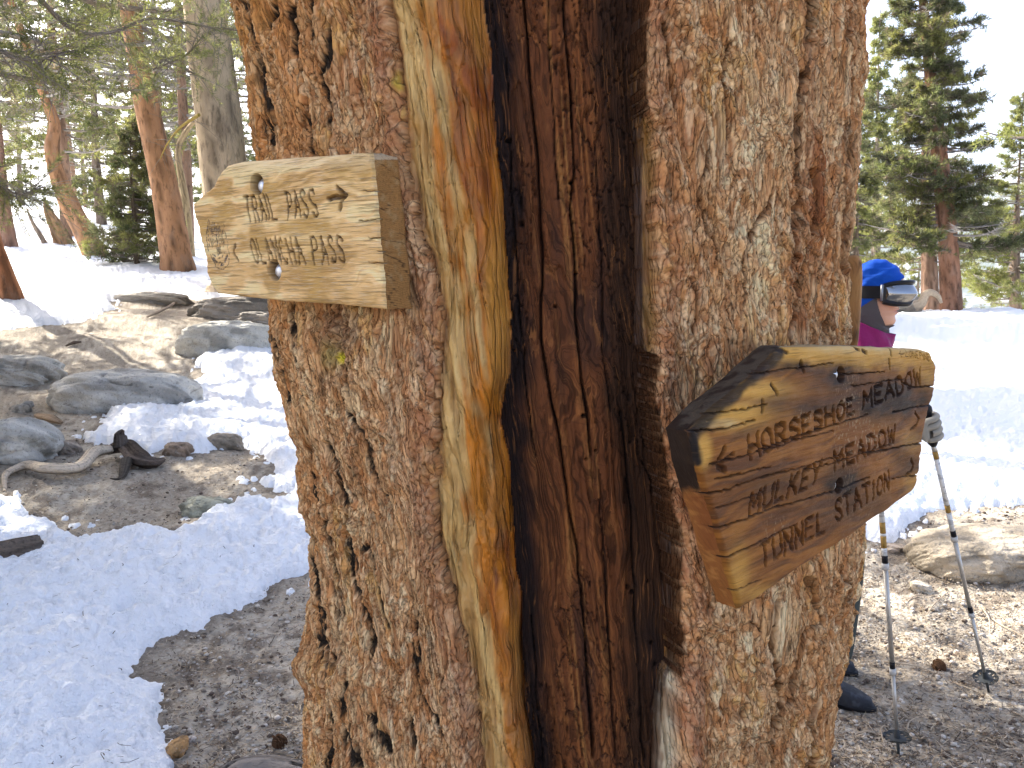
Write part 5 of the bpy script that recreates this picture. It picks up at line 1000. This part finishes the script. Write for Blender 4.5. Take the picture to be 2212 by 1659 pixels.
bv = np.empty(len(bm_.vertices) * 3, np.float32); bm_.vertices.foreach_get('co', bv); bv = bv.reshape(-1, 3); bf = [np.array([list(p.vertices) for p in bm_.polygons if len(p.vertices) == k]) for k in (3, 4)]
BB = Bag(); BB.add(hv, hF); BB.C[-1] = hc_; BB.add(bv, [f for f in bf if len(f)], (.48, .27, .19)); V, Fs, c_ = BB.get(); part('body', V, Fs, m_skin, person, col=c_)
def cloth(name, joints, edges, rads, mt, sub=2):
    me = skin(name, joints, edges, rads, mt, person, sub); o_ = link(name, me, person); me.transform(Matrix.Translation(-Vector(person.location))); return o_
cloth('jacket', [J[0], J[1], J[2], (bx + .01, 3.2, sh_ + .01), J[11], J[12], W((1.29, 2.85, 1.0)), J[14], J[15], W((1.585, 3.13, 1.0)), (bx, 3.2, .84)], [(0, 1), (1, 2), (2, 3), (3, 4), (4, 5), (5, 6), (3, 7), (7, 8), (8, 9), (0, 10)], [.15, .135, .15, .12, .07, .058, .045, .07, .058, .045, .17], m_mag)
cloth('trousers', [(bx, 3.2, .96), J[5], J[6], J[7], J[8], J[9], J[10]], [(0, 1), (1, 2), (2, 3), (0, 4), (4, 5), (5, 6)], [.13, .105, .080, .066, .105, .080, .066], m_pant)
def boot(hx_, hy_, z0):
    n = 26; t = np.linspace(0, 1, n); th = np.linspace(0, 2 * np.pi, 28, endpoint=False); L_ = .285
    wd = .047 * np.sqrt(np.clip(1 - np.abs(2 * t - 1) ** 3.2, 0.02, 1)) * (.86 + .22 * np.exp(-((t - .72) / .2) ** 2)); ht = np.interp(t, [0, .06, .3, .42, .6, .85, .97, 1], [.05, .11, .13, .12, .085, .060, .045, .02])
    V = np.stack([np.repeat(hx_ + (t - .28)[:, None] * L_, 28, 1), hy_ + wd[:, None] * np.sign(np.cos(th)) * np.abs(np.cos(th)) ** .7, z0 + ht[:, None] * (.5 + .5 * np.sign(np.sin(th)) * np.abs(np.sin(th)) ** .6)], -1).reshape(-1, 3)
    bo = part('boot', V, [gridF(n, 28, True), np.arange(28)[None, ::-1], (np.arange(28) + 28 * (n - 1))[None]], m_boot, person)
    V2 = V.copy(); c_ = np.array([hx_ + .06, hy_, 0]); V2[:, :2] = c_[:2] + (V2[:, :2] - c_[:2]) * 1.06; V2[:, 2] = z0 + np.minimum(V2[:, 2] - z0, .024) - .004
    sl = link('boot_sole', mesh('boot_sole', local(V2, person), [gridF(n, 28, True)], m_black), bo)
    return bo
for (u_, D_q) in ((1762, 3.10), (1730, 3.34)):
    a_ = W(at(u_, 1460, D_q)); q_ = at(u_, 1460, D_q); boot(a_[0], a_[1], gz(q_[0], q_[1]))
# beanie
nzb = 110; zs = np.linspace(-.10, .131, nzb); X_, Y_, Z_, th = head_grid(1.09, .0, zs, nzb, 120); X_ = X_ - .008 * np.maximum(np.cos(th), 0)[None]
tt = np.clip((Z_ - .0) / .131, 0, 1); Z_ = Z_ + .014 * tt; fold = .0022 * np.sin((Z_ * 1.0 - X_ * .8) * 105 + 1.2 * np.sin(X_ * 30)) * ss(.0, .05, Z_ - .5 * X_) + .002 * fbm(X_ * 30, Z_ * 40, 5, 3)
nr_ = np.hypot(X_ + .01, Y_) + 1e-6; X_ = X_ + (X_ + .01) / nr_ * fold; Y_ = Y_ + Y_ / nr_ * fold; Z_ = Z_ + fold * .6 * tt
lim = (Z_ - (.78 * X_ + .008)).ravel(); Fb = gridF(nzb, 120, True); Fb = Fb[lim[Fb].min(1) > -.004]
V = np.stack([X_ + HX, Y_ + HY, Z_ + HZ], -1).reshape(-1, 3); V, Fb = compact(V, Fb); part('beanie', V, Fb, m_blue, person)
# gaiter over jaw and neck
zs = np.linspace(-.175, .02, 200); X_, Y_, Z_, th = head_grid(1.075, 0, zs, 200, 300); fl = ss(-.11, -.17, Z_); X_ = X_ + fl * .022 * np.cos(th)[None] + .012 * fl; Y_ = Y_ * (1 + .25 * fl); w_ = .0035 * np.sin(Z_ * 210 + X_ * 120) * ss(-.06, -.11, Z_); X_ += w_; 
op = np.interp(Z_, [-.112, -.07, -.03, .02], [.030, .010, -.003, -.012]); keep = ((X_ < op) | (Z_ < -.112 - .0)) ; kf = keep.ravel(); Fb = gridF(200, 300, True); Fb = Fb[kf[Fb].all(1)]
V, Fb = compact(np.stack([X_ + HX, Y_ + HY, Z_ + HZ], -1).reshape(-1, 3), Fb); part('gaiter', V, Fb, m_grey, person)
# stand-up collar: slanted from the nape down to a beak under the chin
nt = 100; th = np.linspace(-np.pi, np.pi, nt, endpoint=False); rows_ = []
for k in np.linspace(0, 1, 26):
    ztop = -.085 - .062 * (.5 + .5 * np.cos(th)) ** 1.2; zb = -.30 + 0 * th; z = zb + (ztop - zb) * k
    rx = np.where(np.cos(th) > 0, .086 - .006 * k, .125 - .045 * k) + .022 * np.maximum(np.cos(th), 0) ** 6 * k; ry = .125 - .05 * k; cx_ = -.035 + .0 * k
    w_ = .005 * np.sin(th * 5 + k * 7) + .004 * fbm(th * 2, k * 3 + 0 * th, 3, 2)
    rows_.append(np.stack([HX + cx_ + (rx + w_) * np.cos(th), HY + (ry + w_) * np.sin(th), HZ + z], -1))
for k, q in ((1, .006), (1, .014)): rows_.append(rows_[25] * 1 + np.stack([-np.cos(th) * q, -np.sin(th) * q, -np.ones(nt) * (.0 if q < .01 else .02)], -1))
part('jacket_collar', np.array(rows_).reshape(-1, 3), gridF(28, nt, True), m_mag, person)
# goggles
def gog(phi, t, bulge=0.):
    R_ = .132 + bulge; return np.stack([HX - .012 + R_ * np.cos(phi) * (1.0 - .10 * np.abs(t)), HY + (.080 + bulge) * np.sin(phi), HZ + .010 + .043 * t * (1 - .28 * (np.abs(phi) / 1.36) ** 5) + .006 * np.cos(phi) * (t > 0) * t + .014 * np.exp(-(phi / .22) ** 2) * (t < 0) * -t - .006 * np.cos(phi) * 0 - .010 * np.exp(-(phi / .25) ** 2) * (t < 0) * t * -1 * 0], -1)
def patch(ph, tv, bulge): PH, T_ = np.meshgrid(ph, tv); return gog(PH, T_, bulge(PH, T_)).reshape(-1, 3), gridF(len(tv), len(ph))
root_g = bpy.data.objects.new('goggles', None); COL.objects.link(root_g); root_g.parent = person
def gpart(nm, V, Fs, mt, **k): o_ = link(nm, mesh(nm, local(V, person), Fs, mt, **k), root_g); return o_
phm = 1.36
V, Fb = patch(np.linspace(-phm * .97, phm * .97, 60), np.linspace(-.74, .80, 24), lambda p, t: .016 * (1 - (t / 1.0) ** 2) * (1 - (np.abs(p) / 1.45) ** 6) + .001); gpart('lens', V, Fb, m_lens)
B = Bag()
for s_ in (1, -1):   # top and bottom rims, then the two temple ends
    ph = np.linspace(-phm, phm, 60); tv = np.full(60, .92 * s_); tv = np.where(s_ < 0, tv + .35 * np.exp(-(ph / .22) ** 2), tv); P = gog(ph, tv, .002 + .008 * (s_ > 0) * np.exp(-(ph / .8) ** 2)); V, Fs = tube(P, .0105 if s_ < 0 else .009, 8); B.add(V, Fs)
    t_ = np.linspace(-.92, .92, 14); P = gog(np.full(14, s_ * phm), t_, 0.); V, Fs = tube(P, .011, 8); B.add(V, Fs)
V, Fb = patch(np.linspace(-phm, phm, 60), np.array([-1.0, -.75]), lambda p, t: -.004 + 0 * p); B.add(V, Fb)
V, Fb = patch(np.linspace(-phm, phm, 60), np.array([.78, 1.05]), lambda p, t: -.004 + 0 * p); B.add(V, Fb)
V, Fs, c_ = B.get(); gpart('goggle_frame', V, Fs, m_blackp)
thb = np.linspace(1.45, 2 * np.pi - 1.45, 60); B = Bag()
tv = np.linspace(-.024, .024, 6); TB, ZB = np.meshgrid(thb, tv); V = np.stack([HX - .008 + .1065 * np.cos(TB), HY + .088 * np.sin(TB), HZ + .016 + ZB], -1).reshape(-1, 3); gpart('strap', V, gridF(6, 60), m_black)
for s_ in (1, -1):
    a_ = 1.42; p = np.array([HX + .008, HY + s_ * .088, HZ + .014]); V, Fb = box(p, .010, .008, .062); gpart('strap_buckle', V, Fb, pm('buckle_grey', (.25, .26, .28), .3, metal=.5) if s_ > 0 else bpy.data.materials['buckle_grey'])
# gloves
def glove(c0, axis):
    a = np.array(axis, float); a /= np.linalg.norm(a); f = np.array([1, 0, 0.]) - a * a[0]; f /= np.linalg.norm(f); s_ = np.cross(a, f); js = []; ed = []; rd = []
    js.append(c0 - f * .085 - a * .01); rd.append(.032); js.append(c0 - f * .045); rd.append(.034); ed.append((0, 1)); js.append(c0 - f * .024 - s_ * .018); rd.append(.032); ed.append((1, 2))
    for k in range(4):
        off = a * (.036 - .024 * k); r = .013 - (.001 * (k in (0, 3))); st = len(js); ch = [(-.024, -.030), (.006, -.034 - .002 * (k == 1)), (.028, -.014), (.026, .012), (.004, .024)]
        if k == 3: ch = ch[:-1]
        for i, (x, y) in enumerate(ch): js.append(c0 + off + f * x + s_ * y * 1.0); rd.append(r)
        ed.append((2, st)); ed += [(st + i, st + i + 1) for i in range(len(ch) - 1)]
    st = len(js); js += [c0 + a * .03 - f * .02 + s_ * .018, c0 + a * .042 + f * .008 + s_ * .026, c0 + a * .04 + f * .030 + s_ * .012]; rd += [.015, .013, .012]; ed += [(1, st), (st, st + 1), (st + 1, st + 2)]
    me = skin('glove', js, ed, rd, m_glove, None, 2); o_ = link('glove', me, person); me.transform(Matrix.Rotation(-PR, 4, 'Z') @ Matrix.Translation(-Vector(person.location)))
# ------------------------------------------------------------------ trekking poles
m_alu = pm('grey_aluminium', (.48, .46, .42), .35, metal=.6, layers=[((60,) * 3, 2, .5, .8, (.6,), .5, 'noise')]); m_white = pm('white_pole_print', (.72, .72, .70), .45, layers=[((25, 25, 90), 3, .5, .6, (.30, .30, .30), .6, 'noise')]); m_gold = pm('gold_pole_print', (.36, .22, .06), .45, layers=[((30, 30, 80), 3, .5, .65, (.5,), .6, 'noise')])
m_basket = pm('dark_basket_plastic', (.045, .050, .052), .55); m_clear = pm('clear_grey_collar', (.50, .50, .48), .35)
def pole(label, grip, tip, rings):
    g_, t_ = np.array(grip), np.array(tip); ax = t_ - g_; L = np.linalg.norm(ax); ax /= L; root = thing('trekking_pole', label, 'trekking pole', tuple(g_), 'trekking poles held by the person')
    def seg(nm, s0, s1, r0, mt, r1=None, n=14):
        V, F_ = lathe([(.0001, 0), (r0, 0), (r1 or r0, s1 - s0), (.0001, s1 - s0)], n); part(nm, orient(V, ax, g_ + ax * s0), F_, mt, root, smooth=False if n < 10 else True)
    # grip
    pr = [(.0001, -.025), (.014, -.024), (.021, -.012), (.021, 0), (.016, .012), (.0145, .03), (.0165, .045), (.0145, .06), (.0165, .075), (.015, .095), (.018, .12), (.010, .135), (.0001, .135)]
    V, F_ = lathe(pr, 18); part('grip', orient(V, ax, g_), F_, m_black, root)
    for nm, a, b, r, mt in rings: seg(nm, a, b, r, mt)
    sb = L - .075; pr = [(.006, -.028), (.008, -.02), (.011, 0), (.012, .006), (.0001, .006)]; V, F_ = lathe(pr, 14); part('basket_hub', orient(V, ax, g_ + ax * sb), F_, m_basket, root)
    B = Bag(); ns = 60; rr = [.009, .018, .0185, .026, .0265, .038, .042, .044]; zz_ = [0, .002, .002, .003, .003, .001, -.001, -.004]
    th = np.linspace(0, 2 * np.pi, ns, endpoint=False); sc = 1 - .10 * (np.cos(th * 6) > .75); V = []
    for r, z in zip(rr, zz_): V.append(np.stack([r * sc * np.cos(th), r * sc * np.sin(th), 0 * th + z], -1))
    V = np.array(V).reshape(-1, 3); F_ = gridF(8, ns, True); cen = (np.arange(len(F_)) % ns + .5) / ns * 12; row = np.arange(len(F_)) // ns; hole = (row == 4) & (np.abs(cen % 1 - .5) < .30); F_ = F_[~hole]
    V2 = V.copy(); V2[:, 2] += .0035; part('basket', orient(np.vstack([V, V2]), ax, g_ + ax * sb), np.vstack([F_, F_[:, ::-1] + len(V)]), m_basket, root)
    seg('tip', sb + .004, L - .006, .0058, m_basket, .004); seg('spike', L - .007, L + .008, .003, m_alu, .0012)
    return root, ax
tipR = on_ground(2137, 1496, -.005); gripR = at(2000, 888, 3.12)
axR = (tipR - gripR) / np.linalg.norm(tipR - gripR)
pole('right hand trekking pole slanting from the grey glove, tip planted by the sunny sand', gripR, tipR, [
    ('upper_shaft', .13, .16, .0088, m_alu), ('gold_band', .155, .185, .0092, m_gold), ('upper_shaft', .185, .37, .0088, m_white), ('gold_band', .37, .40, .0092, m_gold), ('upper_shaft', .40, .475, .0088, m_white), ('black_band', .475, .50, .0096, m_black), ('collar', .50, .52, .0115, m_clear),
    ('middle_shaft', .52, .80, .0076, m_alu), ('black_band', .80, .825, .0086, m_black), ('collar', .825, .845, .0105, m_clear), ('lower_shaft', .845, np.linalg.norm(tipR - gripR) - .10, .0062, m_alu)])
gc = gripR + axR * .06; glove(gc, -axR)
tipL = on_ground(1942, 1636, -.005); gripL = at(1890, 905, 2.86); LL = np.linalg.norm(tipL - gripL); axL = (tipL - gripL) / LL
def sL(v):   # distance down the left pole where it crosses picture row v
    best = 0
    for s_ in np.linspace(0, LL, 400):
        if proj(gripL + axL * s_)[1] < v: best = s_
    return best
def sR_(v): return None
ks = [sL(v) for v in (1128, 1152, 1158, 1185, 1200, 1218, 1230, 1430, 1445, 1458)]
pole('near vertical trekking pole with gold bands, standing right of the trunk below the sign', gripL, tipL, [
    ('upper_shaft', .13, ks[0], .0088, m_white), ('gold_band', ks[0], ks[1], .0092, m_gold), ('upper_shaft', ks[1], ks[2], .0088, m_white), ('gold_band', ks[2], ks[3], .0092, m_gold), ('upper_shaft', ks[3], ks[4], .0088, m_white), ('black_band', ks[4], ks[5], .0096, m_black), ('collar', ks[5], ks[6], .0115, m_clear),
    ('middle_shaft', ks[6], ks[7], .0076, m_alu), ('black_band', ks[7], ks[8], .0086, m_black), ('collar', ks[8], ks[9], .0105, m_clear), ('lower_shaft', ks[9], LL - .10, .0062, m_alu)])
glove(gripL + axL * .06, -axL)
person.rotation_euler = (0, 0, PR)
# ------------------------------------------------------------------ thin air that pales the far ridge
hz_m = bpy.data.materials.new('thin_haze'); hz_m.use_nodes = True; nt = hz_m.node_tree; nt.nodes.remove(nt.nodes['Principled BSDF'])
pv = nt.nodes.new('ShaderNodeVolumePrincipled'); pv.inputs['Density'].default_value = .00022; pv.inputs['Color'].default_value = (.88, .93, 1, 1); pv.inputs['Anisotropy'].default_value = .3
nt.links.new(pv.outputs[0], nt.nodes['Material Output'].inputs['Volume'])
zlo = float(np.nanmin(GZ)) - 1.5; zhi = float(np.nanmax(ridge)) + 30
V, F_ = box((0, 0, (zlo + zhi) / 2), 19000, 19000, zhi - zlo); o = link('haze', mesh('haze', V, F_, hz_m, smooth=False)); o['kind'] = 'stuff'
